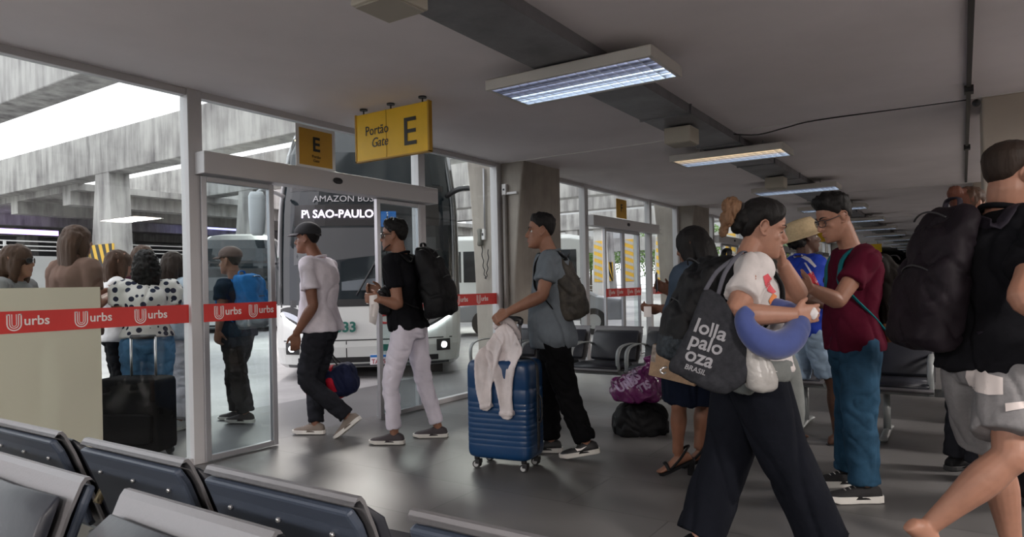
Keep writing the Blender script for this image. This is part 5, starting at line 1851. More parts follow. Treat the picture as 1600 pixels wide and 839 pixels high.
for p in ph: b.cyl(p + Z * .70, p + Z * .985, .011, n=12)
hd_ = b.build('telescopic_handle', m_steel, sc_, smooth=True)
b = MB(); b.tube([ph[0] + Z * .97, ph[0] + Z * 1.005, ph[1] + Z * 1.005, ph[1] + Z * .97], [(.014, .018)] * 4, n=10, k=4, p=3); b.build('grip', m_black, hd_, smooth=True)
b = MB(); b.tube([c0 + ax_a * .24 + Z * .32, c0 + ax_a * .266 + Z * .34, c0 + ax_a * .266 + Z * .48, c0 + ax_a * .24 + Z * .50], [(.012, .006)] * 4, n=8); b.build('side_grip', m_black, sc_, smooth=True)

# white sweater thrown over it
def F(px, py, off=.02):
    d = 4.635 - .17 * (px - 735) / 90.0 - off
    return W(px, py, d)
def FD(px, py, off=0):
    return F(px, py, .022 + off) if py > 552 else W(px, py, 4.66 - .17 * (px - 735) / 90.0 + .0032 * (552 - py))
b = MB()
pillow(b, [FD(*q) for q in ((776, 512), (790, 503), (802, 513), (819, 548), (808, 566), (801, 590), (800, 620), (803, 656), (782, 657), (780, 632), (774, 600), (765, 572), (757, 545))], ax_b, .018, k=4)
pillow(b, [FD(q[0], q[1], .006) for q in ((782, 508), (768, 528), (741, 554), (739, 578), (744, 610), (752, 645), (769, 641), (767, 610), (774, 580), (780, 550), (790, 530))], ax_b, .016, k=4)
b.tube([F(752, 636), F(768, 633)], [(.014, .022)] * 2, n=12, k=1, ref=Z, p=3)
b.tube([F(781, 646), F(803, 646)], [(.016, .022)] * 2, n=12, k=1, ref=Z, p=3)
b.tube([W(772, 512, 4.76), W(786, 502, 4.74), W(800, 506, 4.74), W(812, 530, 4.74)], [(.02, .016), (.026, .022), (.026, .022), (.016, .014)], n=12, k=4)
swt = b.fuse('draped_sweater', cloth('cream_knit', (.66, .60, .60), bump=(120, .3, .003)), None, voxel=.006, sm=2, disp=(.006, 13, (1, 1, .28)))
tag(swt, 'white knitted sweater draped over the blue suitcase', 'sweater')
set_origin(swt, c0 + Z * .7); OFF[swt.name] = c0 + Z * .7

# ---- 4 duffel bag in the hand of man 1
t = thing('duffel_bag', 'navy and red duffel bag carried by the man in the white T-shirt', 'bag', W(518, 600, 6.02))
axd = (W(556, 590, 6.0) - W(484, 612, 6.05)).normalized(); up_ = axd.cross(ld(0, 1)).normalized()
if up_.z < 0: up_ = -up_
sd_ = axd.cross(up_).normalized(); cdu = W(520, 598, 6.04)
b = MB(); b.ellrings([(cdu + axd * q, r * 1.1, r) for q, r in ((-.22, .06), (-.215, .10), (-.18, .125), (0, .135), (.17, .13), (.205, .105), (.212, .06))], up_, sd_, n=24, p=2.6)
bd_ = b.fuse('bag_body', cloth('duffel_navy', (.012, .016, .045), rough=.7), t, voxel=.009, disp=(.006, 9))
rd = cloth('duffel_red', (.42, .012, .03), rough=.7)
for q in (-.17, .03):
    b = MB(); n = 20; b.tube([cdu + axd * q + up_ * (.147 * math.cos(2 * PI * i / n)) + sd_ * (.139 * math.sin(2 * PI * i / n)) for i in range(n)], [(.035, .008)] * n, n=8, k=1, closed=True, ref=axd); b.build('red_strap', rd, t, smooth=True)
for q in (-.02, .02):
    b = MB(); b.tube([cdu - axd * .12 + up_ * .12 + sd_ * q * 3, cdu - axd * .06 + up_ * .22 + sd_ * q, W(515, 546, 6.0), cdu + axd * .07 + up_ * .22 + sd_ * q, cdu + axd * .12 + up_ * .12 + sd_ * q * 3], [(.014, .005)] * 5, n=8, ref=sd_); b.build('handle', m_bagblk, t, smooth=True)

# ---- 5 woman with long black hair, seen from behind
P4 = person('woman with long straight black hair, denim shirt, dark skirt and heeled sandals', None, ld(-.75, .65),
            W(1082, 540, 4.45), W(1086, 416, 4.45), W(1081, 384, 4.42), hface=ld(-.8, .6), hpitch=.2, female=True, tone='brown', hipw=.075, fat=1.0,
            arms={'L': dict(el=W(1052, 487, 4.42), wr=W(1034, 482, 4.60), curl=.5, dir=ld(-1, .1), nrm=ld(0, .3) - UP * .2 + UP, side=1),
                  'R': dict(el=W(1060, 476, 4.85), wr=W(1046, 456, 4.80), curl=.6, dir=ld(-1, 0) * .8 + UP * .5, nrm=ld(-.2, -1), side=1)},
            legs={'L': (W(1061, 634, 4.35), W(1059, 704, 4.40), ld(-1, .05), math.radians(24)), 'R': (W(1098, 632, 4.55), W(1092, 696, 4.55), ld(-.9, .3), math.radians(24))},
            shirt=dict(m=cloth('dark_chambray', (.05, .07, .10)), hem=-.02, sleeve=1.4, cuff=.05, ease=.014), feet=dict(bare=True), hair='black', leg_r=.92)
Q = P4; b = MB(); n_ = 14
for k_ in range(1):
    its = []
    for t_, rx, ry, dx in ((.16, .155, .12, 0), (0, .185, .145, 0), (-.2, .195, .16, 0), (-.45, .20, .175, .0), (-.62, .205, .185, .01), (-.70, .21, .19, .01)):
        its.append((Q['spine'](t_) + RT * dx, rx, ry))
    b.ellrings(its, Q['right'], Q['fu'], n=32)
b.fuse('skirt', cloth('navy_skirt', (.006, .009, .020)), Q['root'], voxel=.011, disp=(.012, 9, (1, 1, .15)))
for s_ in ('L', 'R'):
    kk = {'L': (W(1059, 704, 4.40), ld(-1, .05)), 'R': (W(1092, 696, 4.55), ld(-.9, .3))}[s_]
    sandal(P4, kk[0], kk[1], math.radians(24), m_bagblk, .92, heel=1, straps='s')
blob_hair(P4['root'], P4['head'], HM['black'], balls=[((0, -.012, .022), (.092, .112, .108))],
          tubes=[([(0, -.03, .05), (0, -.065, -.02), (0, -.085, -.12), (0, -.095, -.20), (0, -.10, -.235)], [(.088, .07), (.098, .075), (.105, .062), (.100, .045), (.085, .025)]),
                 ([(-.06, .0, .02), (-.078, .01, -.06), (-.075, .005, -.14)], [(.03, .05), (.03, .045), (.02, .02)]), ([(.06, .0, .02), (.078, .01, -.06), (.075, .005, -.14)], [(.03, .05), (.03, .045), (.02, .02)])], disp=(.003, 30, (1, 1, .08)))
phone('black phone held up by the long haired woman', W(1026, 441, 4.76), ld(-.98, .3), UP + RT * (-.8), hh=.13)
b = MB(); b.box(W(1012, 487, 4.56), (.05, .002, .07), frame(ld(.3, 1), UP)); tag(b.build('paper_ticket', m_print), 'small white ticket in the long haired woman hand', 'paper')
# kraft bag
t = thing('kraft_bag', 'brown floral paper bag hanging at the long haired woman side', 'bag', W(1050, 600, 4.22))
kf = mat('kraft_paper', (.42, .28, .18), .8, var=(30, .15)); kp = mat('floral_paper', (.42, .34, .29), .8, var=(45, .6, (.5, .44, .40)))
A0, A1_, A2_, A3_ = W(1020, 538, 4.28), W(1074, 546, 4.18), W(1086, 604, 4.2), W(1013, 586, 4.3)
nn_ = (A1_ - A0).cross(A3_ - A0).normalized()
if nn_.dot(FW) < 0: nn_ = -nn_
b = MB(); b.loft([[A0, A1_, A2_, A3_], [q + nn_ * .09 for q in (A0, A1_, A2_, A3_)]]); kb = b.build('bag_body', kf, t, bevel=.004, fixn=True)
b = MB(); q0 = [A0, A0.lerp(A1_, .98), A3_.lerp(A2_, .98).lerp(A1_, .42), A3_.lerp(A0, .45)]; b.add([q - nn_ * .002 for q in q0], [[0, 1, 2, 3]]); b.build('floral_panel', kp, kb)
b = MB(); b.tube([A0.lerp(A1_, .3), A0.lerp(A1_, .4) + UP * .10, A0.lerp(A1_, .6) + UP * .10, A0.lerp(A1_, .7)], [.004] * 4, n=6); b.build('handle', kf, t, smooth=True)

# ---- luggage on the floor behind
t = thing('black_holdall', 'crumpled black holdall on the floor under the purple bag', 'bag', W(1000, 676, 5.6))
cb = W(1001, 650, 5.62)
b = MB(); b.ellrings([(V((cb.x, cb.y, z)), rx, ry) for z, rx, ry in ((.0, .17, .12), (.012, .215, .15), (.07, .225, .17), (.15, .215, .165), (.21, .19, .14), (.25, .13, .10), (.265, .06, .05))], ld(1, .1), ld(-.1, 1), n=28, p=2.8)
b.fuse('bag_body', m_bagblk, t, voxel=.010, sm=2, disp=(.012, 8))
b = MB(); b.tube([cb + ld(-1, 0) * .15 + UP * .02, cb + UP * .13 + ld(-.4, -.4) * .14, cb + ld(1, 0) * .12 + UP * .08], [(.015, .005)] * 3, n=8); b.build('handle', m_bagblk, t, smooth=True)
t = thing('purple_bag', 'shiny purple plastic sack with white letter print resting on the black holdall', 'bag', W(995, 626, 5.6))
cp = W(997, 600, 5.58)
b = MB(); b.ellrings([(cp + Z * z + ld(dx, 0) * abs(dx), rx, ry) for z, rx, ry, dx in ((-.135, .12, .10, .0), (-.12, .19, .14, .0), (-.05, .225, .165, .0), (.03, .215, .16, .0), (.09, .16, .12, .1), (.13, .10, .07, .1), (.15, .045, .035, .1), (.175, .03, .02, .1), (.205, .05, .03, .1), (.22, .02, .015, .1))], ld(1, .1), ld(-.1, 1), n=28, p=2.3)
m_pur = mat('purple_plastic', (.13, .012, .10), .22, spec=.6, bump=(16, .8, .02), coat=.3, var=(6, .3))
pb_ = b.fuse('sack', m_pur, t, voxel=.009, sm=1, disp=(.016, 9))
ux_ = (XC * .87 + YC * .5).normalized(); uy_ = (-XC * .5 + YC * .87).normalized()
for i, (px, py) in enumerate(((972, 618), (986, 606), (1004, 618))):
    decal_text(['URIS', 'ISIS', 'TIS'][i], .085, W(px, py, 5.3), ux_, uy_, pb_, mat('lilac_print', (.45, .33, .50), .5), bold=.004, lift=.006)

# ---- 6 walking woman with tote bag
P5 = person('woman with bun, white T-shirt and wide black trousers walking right in the foreground', None, ld(1, -.03),
            W(1170, 578, 3.1), W(1166, 408, 3.1), W(1192, 359, 3.12), hface=ld(1, -.16), hpitch=.22, hs=1.03, female=True, fat=1.09, tone='fair', v=.0048, shw=.155, hipw=.085, jaw=1.06,
            arms={'R': dict(el=W(1146, 492, 2.80), wr=W(1240, 492, 2.80), curl=.75, dir=ld(1, .05) + UP * .05, nrm=ld(.1, 1), side=1, S=.98),
                  'L': dict(el=W(1247, 462, 3.22), wr=W(1224, 413, 3.14), curl=.45, dir=RT * -.25 + UP, nrm=ld(-1, 0), side=-1, S=.92)},
            legs={'R': (W(1222, 706, 2.98), W(1292, 845, 2.92), ld(1, 0), math.radians(-8)), 'L': (W(1136, 712, 3.18), W(1093, 836, 3.12), ld(1, .05), math.radians(4))},
            shirt=dict(m=cloth('white_tee', (.58, .54, .53)), hem=.02, sleeve=.64, cuff=.078, loose=.025, ease=.014, v=.009, disp=(.009, 8, (1, 1, .6))),
            pants=dict(m=c_navypant, r=(.125, .108, .105), len=1.0, top=.16, v=.010, disp=(.011, 5, (1, 1, .45))), neck_r=.055, arm_r=1.07,
            feet=dict(m=m_bagblk, sole=m_sole_d), hair='black', hairspec=dict(thick=.017, style='tied', top=.022, rough=.15), closed=True, lips=mat('lip_soft', (.36, .15, .13), .45))
blob_hair(P5['root'], P5['head'], HM['blond'], balls=[((0, -.138, .062), (.044, .040, .048)), ((.01, -.160, .02), (.034, .032, .04)), ((-.02, -.150, .095), (.03, .03, .03)), ((.0, -.165, -.03), (.018, .018, .035)), ((.01, -.175, .075), (.025, .02, .03))], name='bun', v=.005, disp=(.005, 50, (1, 1, .35)))
blob_hair(P5['root'], P5['head'], HM['black'], balls=[((0, -.085, .035), (.070, .050, .062)), ((0, -.105, .0), (.05, .035, .04))], v=.007, disp=(.003, 40, (1, .3, 1)))
b = MB(); n = 16; b.tube([P5['head'].p(.045 * math.cos(2 * PI * i / n), -.108, .05 + .045 * math.sin(2 * PI * i / n)) for i in range(n)], [.009] * n, n=8, k=1, closed=True); b.build('hair_tie', m_black, P5['root'], smooth=True)
# prints on the T-shirt
shp = P5['shirt']
pr = mat('shirt_print_red', (.60, .07, .09), .7)
decal('print', [(1193, 432), (1200, 428), (1206, 436), (1203, 443), (1208, 450), (1213, 456), (1208, 459), (1200, 455), (1196, 446)], 2.95, shp, pr, lift=.004)
decal('print', [(1201, 470), (1208, 458), (1214, 462), (1212, 474), (1204, 476)], 2.95, shp, mat('shirt_print_orange', (.65, .2, .05), .7), lift=.004)
decal('print', [(1206, 478), (1213, 474), (1216, 480), (1210, 485)], 2.95, shp, mat('shirt_print_blue', (.12, .25, .4), .7), lift=.004)
# grey jacket tied at the waist, hanging behind and in front
b = MB(); sp = P5['spine']; r_ = P5['right']; f_ = P5['fwd']
b.tube([sp(.06) - f_ * .17 + r_ * .05, sp(.05) - f_ * .08 + r_ * .2, sp(.04) + f_ * .08 + r_ * .19, sp(.03) + f_ * .18 + r_ * .04], [(.05, .02)] * 4, n=12, ref=UP)
b.tube([W(1228, 556, 2.98), W(1236, 590, 2.98), W(1242, 640, 3.0), W(1240, 690, 3.02)], [(.035, .02), (.045, .022), (.04, .022), (.03, .016)], n=14, ref=RT)
b.tube([W(1130, 590, 2.96), W(1165, 600, 2.86), W(1180, 602, 2.85)], [(.05, .02), (.05, .02), (.03, .015)], n=12, ref=UP)
b.fuse('tied_jacket', cloth('grey_green_fleece', (.16, .17, .165)), P5['root'], voxel=.009, disp=(.006, 9, (1, 1, .3)))
# dark patterned backpack on her back
pat = mat('backpack_pattern', (.008, .010, .014), .6, spec=.2, var=(55, .35, (.04, .05, .06)), bump=(40, .3, .006))
bk5, bb5 = backpack('black backpack with grey patterned base on the woman with the bun', W(1096, 484, 3.12), ld(-1, .0), UP + RT * (.16), .32, .26, .50, m_bagblk, P=P5, m2=pat, strap_sides=('R', 'L'), sag=.03, topd=.8)
# tote bag
t = thing('tote_bag', 'black cotton tote bag with white festival lettering under the woman arm', 'bag', W(1112, 540, 2.78))
b = MB(); dd_ = 2.70
pts = [(1100, 448), (1124, 455), (1146, 492), (1170, 540), (1176, 590), (1163, 600), (1134, 620), (1091, 604), (1048, 583), (1042, 572), (1068, 532), (1090, 478)]
pillow(b, [W(x, y, 2.74 + (.06 if y < 470 else 0)) for x, y in pts], FW, .035, k=4)
tb = b.fuse('bag_body', cloth('tote_canvas', (.028, .029, .034), var=(40, .2), bump=(60, .4, .004)), t, voxel=.007, sm=2, disp=(.0035, 8))
an = math.radians(-19); ux_ = XC * math.cos(an) + YC * math.sin(an); uy_ = -XC * math.sin(an) + YC * math.cos(an)
# letters lean the way the print does
lp = mat('tote_print', (.27, .27, .29), .7)
rows = (('lolla', (1088, 518), .072, .0016), ('palo', (1080, 540), .072, .0016), ('oza', (1073, 563), .074, .0016), ('BRASIL', (1074, 578), .026, .0006))
for s_, (px, py), sz_, bo_ in rows:
    decal_text(s_, sz_ * 1.12, W(px, py, 2.66), ux_, (uy_ + ux_ * .05).normalized(), tb, lp, bold=bo_, lift=.0028, sx=1.0)
for s_, e_ in (((1102, 450), (1150, 400)), ((1122, 456), (1156, 396))):
    b = MB(); b.tube([W(s_[0], s_[1] + 4, 2.79), W((s_[0] + e_[0]) / 2 - 6, (s_[1] + e_[1]) / 2, 2.80), W(e_[0] - 4, e_[1] + 4, 2.86), W(e_[0] + 8, e_[1] - 3, 2.99), W(e_[0] + 12, e_[1] + 14, 3.12)], [(.009, .003)] * 5, n=8, ref=XC); b.build('strap', cloth('strap_grey', (.10, .10, .12)), t, smooth=True)
b = MB(); b.tube([W(1042, 574, 2.74), W(1035, 575, 2.73), W(1032, 580, 2.73), W(1036, 584, 2.73), W(1040, 582, 2.74)], [.004] * 5, n=6); b.build('zip_pull', m_steel, t, smooth=True)
# neck pillow hooked on her arm
np_ = cloth('neck_pillow_blue', (.058, .080, .23), rough=.85, sheen=.3, bump=(10, .2, .01), var=(5, .15))
b = MB()
pp = [(1172, 484, 2.72, .034), (1163, 496, 2.72, .044), (1168, 515, 2.70, .056), (1186, 532, 2.70, .068), (1212, 540, 2.72, .072), (1237, 528, 2.76, .068), (1246, 506, 2.82, .060), (1232, 487, 2.90, .052), (1206, 478, 2.96, .046), (1190, 474, 2.98, .03)]
b.tube([W(x, y, d_) for x, y, d_, r in pp], [(r * .82, r * .82) for *_, r in pp], n=18, k=4)
npo = b.fuse('neck_pillow', np_, None, voxel=.009, sm=3, disp=(.002, 6))
tag(npo, 'blue horseshoe neck pillow hooked over the walking woman forearm', 'neck pillow')
# translucent carrier bag
b = MB()
b.ellrings([(W(x, y, 2.74), rx, ry) for x, y, rx, ry in ((1172, 528, .03, .02), (1178, 545, .04, .03), (1184, 570, .055, .04), (1189, 592, .062, .05), (1190, 605, .060, .045), (1190, 611, .04, .03))], XC, FW, n=22, p=2.6)
pbg = b.fuse('plastic_carrier', mat('white_poly', (.40, .385, .37), .35, bump=(18, .7, .015), alpha=.82), None, voxel=.007, disp=(.005, 12, (1, 1, .3)))
tag(pbg, 'white plastic carrier bag hanging below the neck pillow', 'bag')
b = MB(); pillow(b, [W(1262, 486, 2.80), W(1272, 478, 2.80), W(1280, 486, 2.78), W(1276, 500, 2.78), W(1264, 500, 2.8)], FW, .008)
tag(b.fuse('crumpled_tissue', mat('tissue_white', (.65, .62, .62), .8), None, voxel=.005, disp=(.004, 40)), 'crumpled white wrapper in the walking woman hand', 'wrapper')

# ---- 7 man in the straw hat
P6 = person('man in straw hat and blue football jersey standing behind the woman with the bun', None, ld(1, .05),
            W(1264, 512, 5.17), W(1258, 402, 5.17), W(1259, 371, 5.17), tone='dark', hface=ld(1, -.05), hpitch=-.05,
            arms={'R': dict(el=W(1262, 468, 4.95), wr=W(1292, 478, 4.92), curl=.7), 'L': dict(el=W(1270, 468, 5.4), wr=W(1296, 470, 5.4), curl=.7)},
            legs={'R': (W(1303, 600, 5.08), W(1309, 676.5, 5.1), ld(1, -.1), 0), 'L': (W(1240, 604, 5.3), W(1222, 667, 5.35), ld(1, .1), 0)},
            shirt=dict(m=cloth('jersey_blue', (.02, .05, .38), rough=.6), hem=-.10, sleeve=.62, cuff=.075, loose=.02, ease=.016), pants=dict(m=c_ltjean, r=(.11, .105), len=.82, name='shorts'),
            feet=dict(bare=True), hair='black')
sandal(P6, W(1309, 676.5, 5.1), ld(1, -.1), 0, m_black); sandal(P6, W(1222, 667, 5.35), ld(1, .1), 0, m_black)
h = P6['head']
straw = mat('straw', (.55, .42, .25), .85, bump=(160, .6, .003), var=(60, .12))
b = MB(); rings = []
tilt = Matrix.Rotation(.26, 3, 'X')
for r, z in ((.045, .158), (.085, .150), (.102, .12), (.108, .08), (.110, .055), (.150, .030), (.165, .022), (.166, .017), (.150, .022), (.107, .045), (.10, .05)):
    rings.append([h.p(tilt @ V((r * .93 * math.cos(a), r * 1.08 * math.sin(a) - .012, z - .01))) for a in [2 * PI * i / 32 for i in range(32)]])
b.loft(rings); ho = b.build('straw_hat', straw, P6['root'], smooth=True, fixn=True)
blob_hair(P6['root'], h, HM['black'], balls=[((0, -.085, -.025), (.075, .045, .055)), ((.05, -.06, -.03), (.03, .04, .045)), ((-.05, -.06, -.03), (.03, .04, .045))], disp=(.010, 26))
jw = mat('jersey_white', (.65, .62, .66), .6); jr = mat('jersey_red', (.60, .03, .05), .6)
decal('white_trim', [(1238, 399), (1252, 396), (1266, 404), (1276, 416), (1273, 418), (1262, 408), (1250, 401), (1240, 403)], 4.9, P6['shirt'], jw, lift=.006)
decal('stripe', [(1256, 410), (1259, 410), (1278, 440), (1276, 443)], 4.9, P6['shirt'], jw, lift=.006)
decal('stripe', [(1262, 428), (1270, 424), (1281, 447), (1279, 470), (1268, 470)], 4.9, P6['shirt'], jr, lift=.006)
decal('stripe', [(1236, 462), (1240, 462), (1241, 478), (1237, 478)], 4.9, P6['shirt'], jr, lift=.006)

# ---- 8 man in the maroon T-shirt
P7 = person('man in maroon T-shirt, glasses and blue jeans looking down', None, ld(-1, .1),
            W(1335, 536, 3.93), W(1330, 391, 3.95), W(1304, 342, 3.93), hface=ld(-1, -.03), hpitch=.34, hs=1.03, closed=True, tone='light', v=.0052, fat=1.04, shw=.18,
            arms={'L': dict(el=W(1309, 470, 3.68), wr=W(1268, 451, 3.64), curl=.7, dir=ld(-1, .05) + UP * .35, nrm=ld(.1, .6) + UP * .8, side=-1),
                  'R': dict(el=W(1302, 468, 4.22), wr=W(1270, 450, 4.08), curl=.8, dir=ld(-1, 0) + UP * .2, nrm=ld(0, -.6) + UP * .6, side=1)},
            legs={'L': (W(1343, 648, 3.82), W(1352, 758.5, 3.80), ld(-1, .05), 0), 'R': (W(1330, 642, 4.08), W(1327, 736, 4.1), ld(-1, .1), 0)},
            shirt=dict(m=c_maroon, hem=-.07, sleeve=.58, cuff=.074, loose=.012, ease=.014, v=.009), pants=dict(m=c_jean, r=(.108, .088, .080), len=.97, v=.009, disp=(.008, 7, (1, 1, 1.2))),
            feet=dict(m=mat('canvas_black', (.018, .017, .018), .85, bump=(90, .2)), sole=m_sole_w, extra='laces', S=1.08, thick=.034), hair='black',
            hairspec=dict(thick=.013, side=.005, style='fade', top=.030, rough=.4, fringe=.016))
glasses(P7, mat('frame_dark', (.02, .015, .02), .3))
h = P7['head']
teal = cloth('teal_webbing', (.01, .15, .17), rough=.6)
bag7 = cloth('backpack_dark_brown', (.010, .008, .007), rough=.7)
bk7, bb7 = backpack('dark backpack with tan leather base on the man in maroon', W(1386, 462, 3.95), ld(1, -.05), UP + RT * (-.15), .34, .22, .50, bag7, P=P7, m2=mat('tan_leather', (.20, .085, .03), .6, bump=(30, .3)), strap_m=teal, sag=.03, topd=.65)
b = MB(); b.tube([W(1412, 515, 3.88), W(1420, 508, 3.84), W(1416, 490, 3.84), W(1404, 470, 3.84)], [(.015, .004)] * 4, n=8); b.build('webbing', teal, bk7, smooth=True)

# ---- 9 broad man in the black T-shirt at the right edge
P8 = person('tall man in black T-shirt and grey shorts at the right edge of the photo', None, ld(1, .22),
            W(1556, 568, 2.66), W(1572, 334, 2.66), W(1583, 276, 2.64), hface=ld(1, .12), hs=1.06, hpitch=.05, tone='light', fat=1.12, v=.0055, shw=.185, jaw=1.05, neck_r=.068,
            arms={'R': dict(el=W(1598, 464, 2.36), wr=W(1668, 505, 2.30), curl=.6), 'L': dict(el=W(1620, 470, 2.95), wr=W(1680, 500, 2.95), curl=.6)},
            legs={'R': (W(1580, 712, 2.46), W(1456, 818, 2.56), ld(1, .1), math.radians(42)), 'L': (W(1556, 712, 2.86), W(1583, 863, 2.86), ld(1, .1), 0)},
            shirt=dict(m=c_blacktee, hem=-.06, sleeve=.66, cuff=.09, loose=.02, ease=.018, v=.009, disp=(.011, 6, (1, 1, .7))), pants=dict(m=c_grey, r=(.132, .128), len=.80, name='shorts', v=.008, disp=(.010, 6, (1, 1, .5))),
            feet=dict(bare=True), hair='darkbrown', hairspec=dict(thick=.008, side=.004, style='fade', top=.012, rough=.2), arm_r=1.15, leg_r=1.12)
h = P8['head']
b = MB(); b.tube([h.p(.066, .006, -.035), h.p(.060, .034, -.07), h.p(.042, .068, -.10), h.p(0, .086, -.115), h.p(-.042, .068, -.10), h.p(-.060, .034, -.07), h.p(-.066, .006, -.035)], [(.006, .016), (.009, .022), (.010, .022), (.010, .020), (.010, .022), (.009, .022), (.006, .016)], n=10, ref=h.R @ V((0, 1, .2)))
b.fuse('beard', HM['black'], P8['root'], voxel=.005, disp=(.002, 60))
bk8, bb8 = backpack('big black backpack on the man at the right edge', W(1458, 434, 2.72), ld(-1, -.02), UP + RT * (.12), .33, .165, .57, cloth('bag_black_plum', (.008, .005, .008), rough=.65, spec=.18, bump=(9, .5, .02), sheen=0), P=P8, strap_sides=('R', 'L'), sag=.03, topd=.55, strap_m=cloth('strap_plum', (.020, .017, .024), rough=.6))
# marks on his shirt and shorts
swo = mat('short_print', (.62, .56, .54), .8)
sh8 = P8['pants']
decal('side_mark', [(1534, 547), (1531, 560), (1534, 573), (1545, 584), (1568, 590), (1568, 617), (1545, 618), (1525, 614), (1512, 604), (1506, 590), (1508, 575), (1518, 560)], 2.4, sh8, swo, lift=.007)
decal('side_mark', [(1570, 630), (1600, 627), (1640, 622), (1640, 634), (1600, 638), (1571, 643)], 2.4, sh8, swo, lift=.007)


def decal_line(name, pts, d, target, m_, r=.003):
    bv = bvh_of(target); q = []
    P_, _ = cr_path([V((x, y, 0)) for x, y in pts], [1] * len(pts), 5)
    for p in P_:
        w = W(p.x, p.y, d); dr = (w - CAM).normalized(); hh = bv.ray_cast(w - dr * .6, dr, 2)
        if hh[0] is not None: q.append(hh[0] - dr * .002)
    if len(q) > 2:
        b = MB(); b.tube(q, [(r, r * .6)] * len(q), n=6, k=1); return b.build(name, m_, target, smooth=True)


pk = mat('pink_print', (.50, .28, .36), .7)
decal_line('print', [(1500, 368), (1505, 366), (1508, 374), (1514, 380), (1517, 388), (1512, 393), (1505, 394), (1512, 397), (1517, 402), (1513, 408), (1506, 409), (1501, 403)], 2.4, P8['shirt'], pk, .003)
decal_line('print', [(1500, 345), (1505, 344), (1509, 340), (1507, 335)], 2.4, P8['shirt'], m_print, .0025)
decal_line('print', [(1506, 312), (1510, 308), (1513, 309)], 2.4, P8['shirt'], m_print, .003)


# ------------------------------------------------------------------ simpler upright figures
def stand(label, px, d, Ht, face, tone, hair, shirt, pants, feet, female=True, arm='down', hpitch=0, hface=None, fat=1.0, v=.011, hairspec=None, **k):
    hz = 430 + .02 * (1505 - px)
    B = W(px, hz, d); B.z = 0
    f = face; r = f.cross(UP).normalized(); s = Ht / 1.72
    pel = B + UP * (.90 * s); nb = B + UP * (1.44 * s) + f * .0; hc = B + UP * (1.60 * s) + f * .03
    A = {}
    for sd, sg in (('L', -1), ('R', 1)):
        if arm == 'down': A[sd] = dict(el=pel + UP * .18 * s + r * sg * .23 - f * .02, wr=pel - UP * .05 + r * sg * .24 + f * .05)
        else: A[sd] = dict(el=pel + UP * .20 * s + r * sg * .22, wr=pel + UP * .28 * s + r * sg * .08 + f * .26, curl=.8, nrm=-r * sg)
    L = {'L': (B + UP * .49 * s - r * .09 + f * .03, B + UP * .09 - r * .10, f, 0), 'R': (B + UP * .49 * s + r * .09 + f * .03, B + UP * .09 + r * .10 - f * .08, f, 0)}
    return person(label, None, f, pel, nb, hc, tone=tone, hair=hair, shirt=shirt, pants=pants, feet=feet, female=female, arms=A, legs=L, hpitch=hpitch, hface=hface, fat=fat, v=v, hairspec=hairspec, **k)


def long_hair(P, hm, L=.22, w=1.0, disp=(.005, 26, (1, 1, .12))):
    blob_hair(P['root'], P['head'], hm, balls=[((0, -.014, .022), (.090, .110, .106))],
              tubes=[([(0, -.03, .05), (0, -.065, -.02), (0, -.082, -.10), (0, -.09, -L)], [(.088 * w, .07), (.098 * w, .07), (.10 * w, .055), (.07 * w, .025)]),
                     ([(-.06, .0, .02), (-.078, .01, -.06), (-.075, .01, -.16)], [(.03, .05), (.03, .045), (.018, .018)]), ([(.06, .0, .02), (.078, .01, -.06), (.075, .01, -.16)], [(.03, .05), (.03, .045), (.018, .018)])], v=.011, disp=disp)


dotm = cloth('polka_dots', (.7, .68, .66))
nt = dotm.node_tree; vo = nt.nodes.new('ShaderNodeTexVoronoi'); vo.inputs['Scale'].default_value = 16; vo.inputs['Randomness'].default_value = .6
gt = nt.nodes.new('ShaderNodeMath'); gt.operation = 'LESS_THAN'; gt.inputs[1].default_value = .36
mxd = nt.nodes.new('ShaderNodeMix'); mxd.data_type = 'RGBA'; mxd.inputs[6].default_value = (.68, .66, .64, 1); mxd.inputs[7].default_value = (.03, .035, .06, 1)
tcd = nt.nodes.new('ShaderNodeTexCoord')
nt.links.new(tcd.outputs['Object'], vo.inputs['Vector']); nt.links.new(vo.outputs['Distance'], gt.inputs[0]); nt.links.new(gt.outputs[0], mxd.inputs[0]); nt.links.new(mxd.outputs[2], nt.nodes['Principled BSDF'].inputs['Base Color'])

shoe_d = dict(m=m_bagblk, sole=m_sole_d); shoe_w = dict(m=mat('canvas_white', (.6, .6, .6), .8), sole=m_sole_w)
# man outside with blue backpack
P9 = person('man in cap, navy T-shirt and dark trousers waiting outside the glass', None, ld(-1, .35),
            W(371, 521, 6.45), W(368, 440, 6.45), W(359, 409, 6.45), hface=ld(-1, .15), tone='tan', v=.009,
            arms={'L': dict(el=W(347, 484, 6.25), wr=W(341, 516, 6.2), curl=.7, dir=-UP + RT * (-.1)), 'R': dict(el=W(360, 484, 6.7), wr=W(354, 514, 6.6), curl=.7)},
            legs={'L': (W(372, 588, 6.36), W(384, 645, 6.36), ld(-1, .2), 0), 'R': (W(366, 585, 6.55), W(372, 641, 6.55), ld(-1, .2), 0)},
            shirt=dict(m=c_navytee, hem=-.05, sleeve=.55, cuff=.075, loose=.02), pants=dict(m=cloth('brown_black_trouser', (.03, .027, .027)), r=(.10, .085, .078), len=.97), feet=dict(m=mat('shoe_brown', (.04, .03, .03), .7), sole=m_sole_w),
            hair='black', hairspec=dict(thick=.006))
cap_hat(P9, mat('cap_taupe', (.10, .06, .05), .8), mat('cap_taupe', (.10, .06, .05), .8))
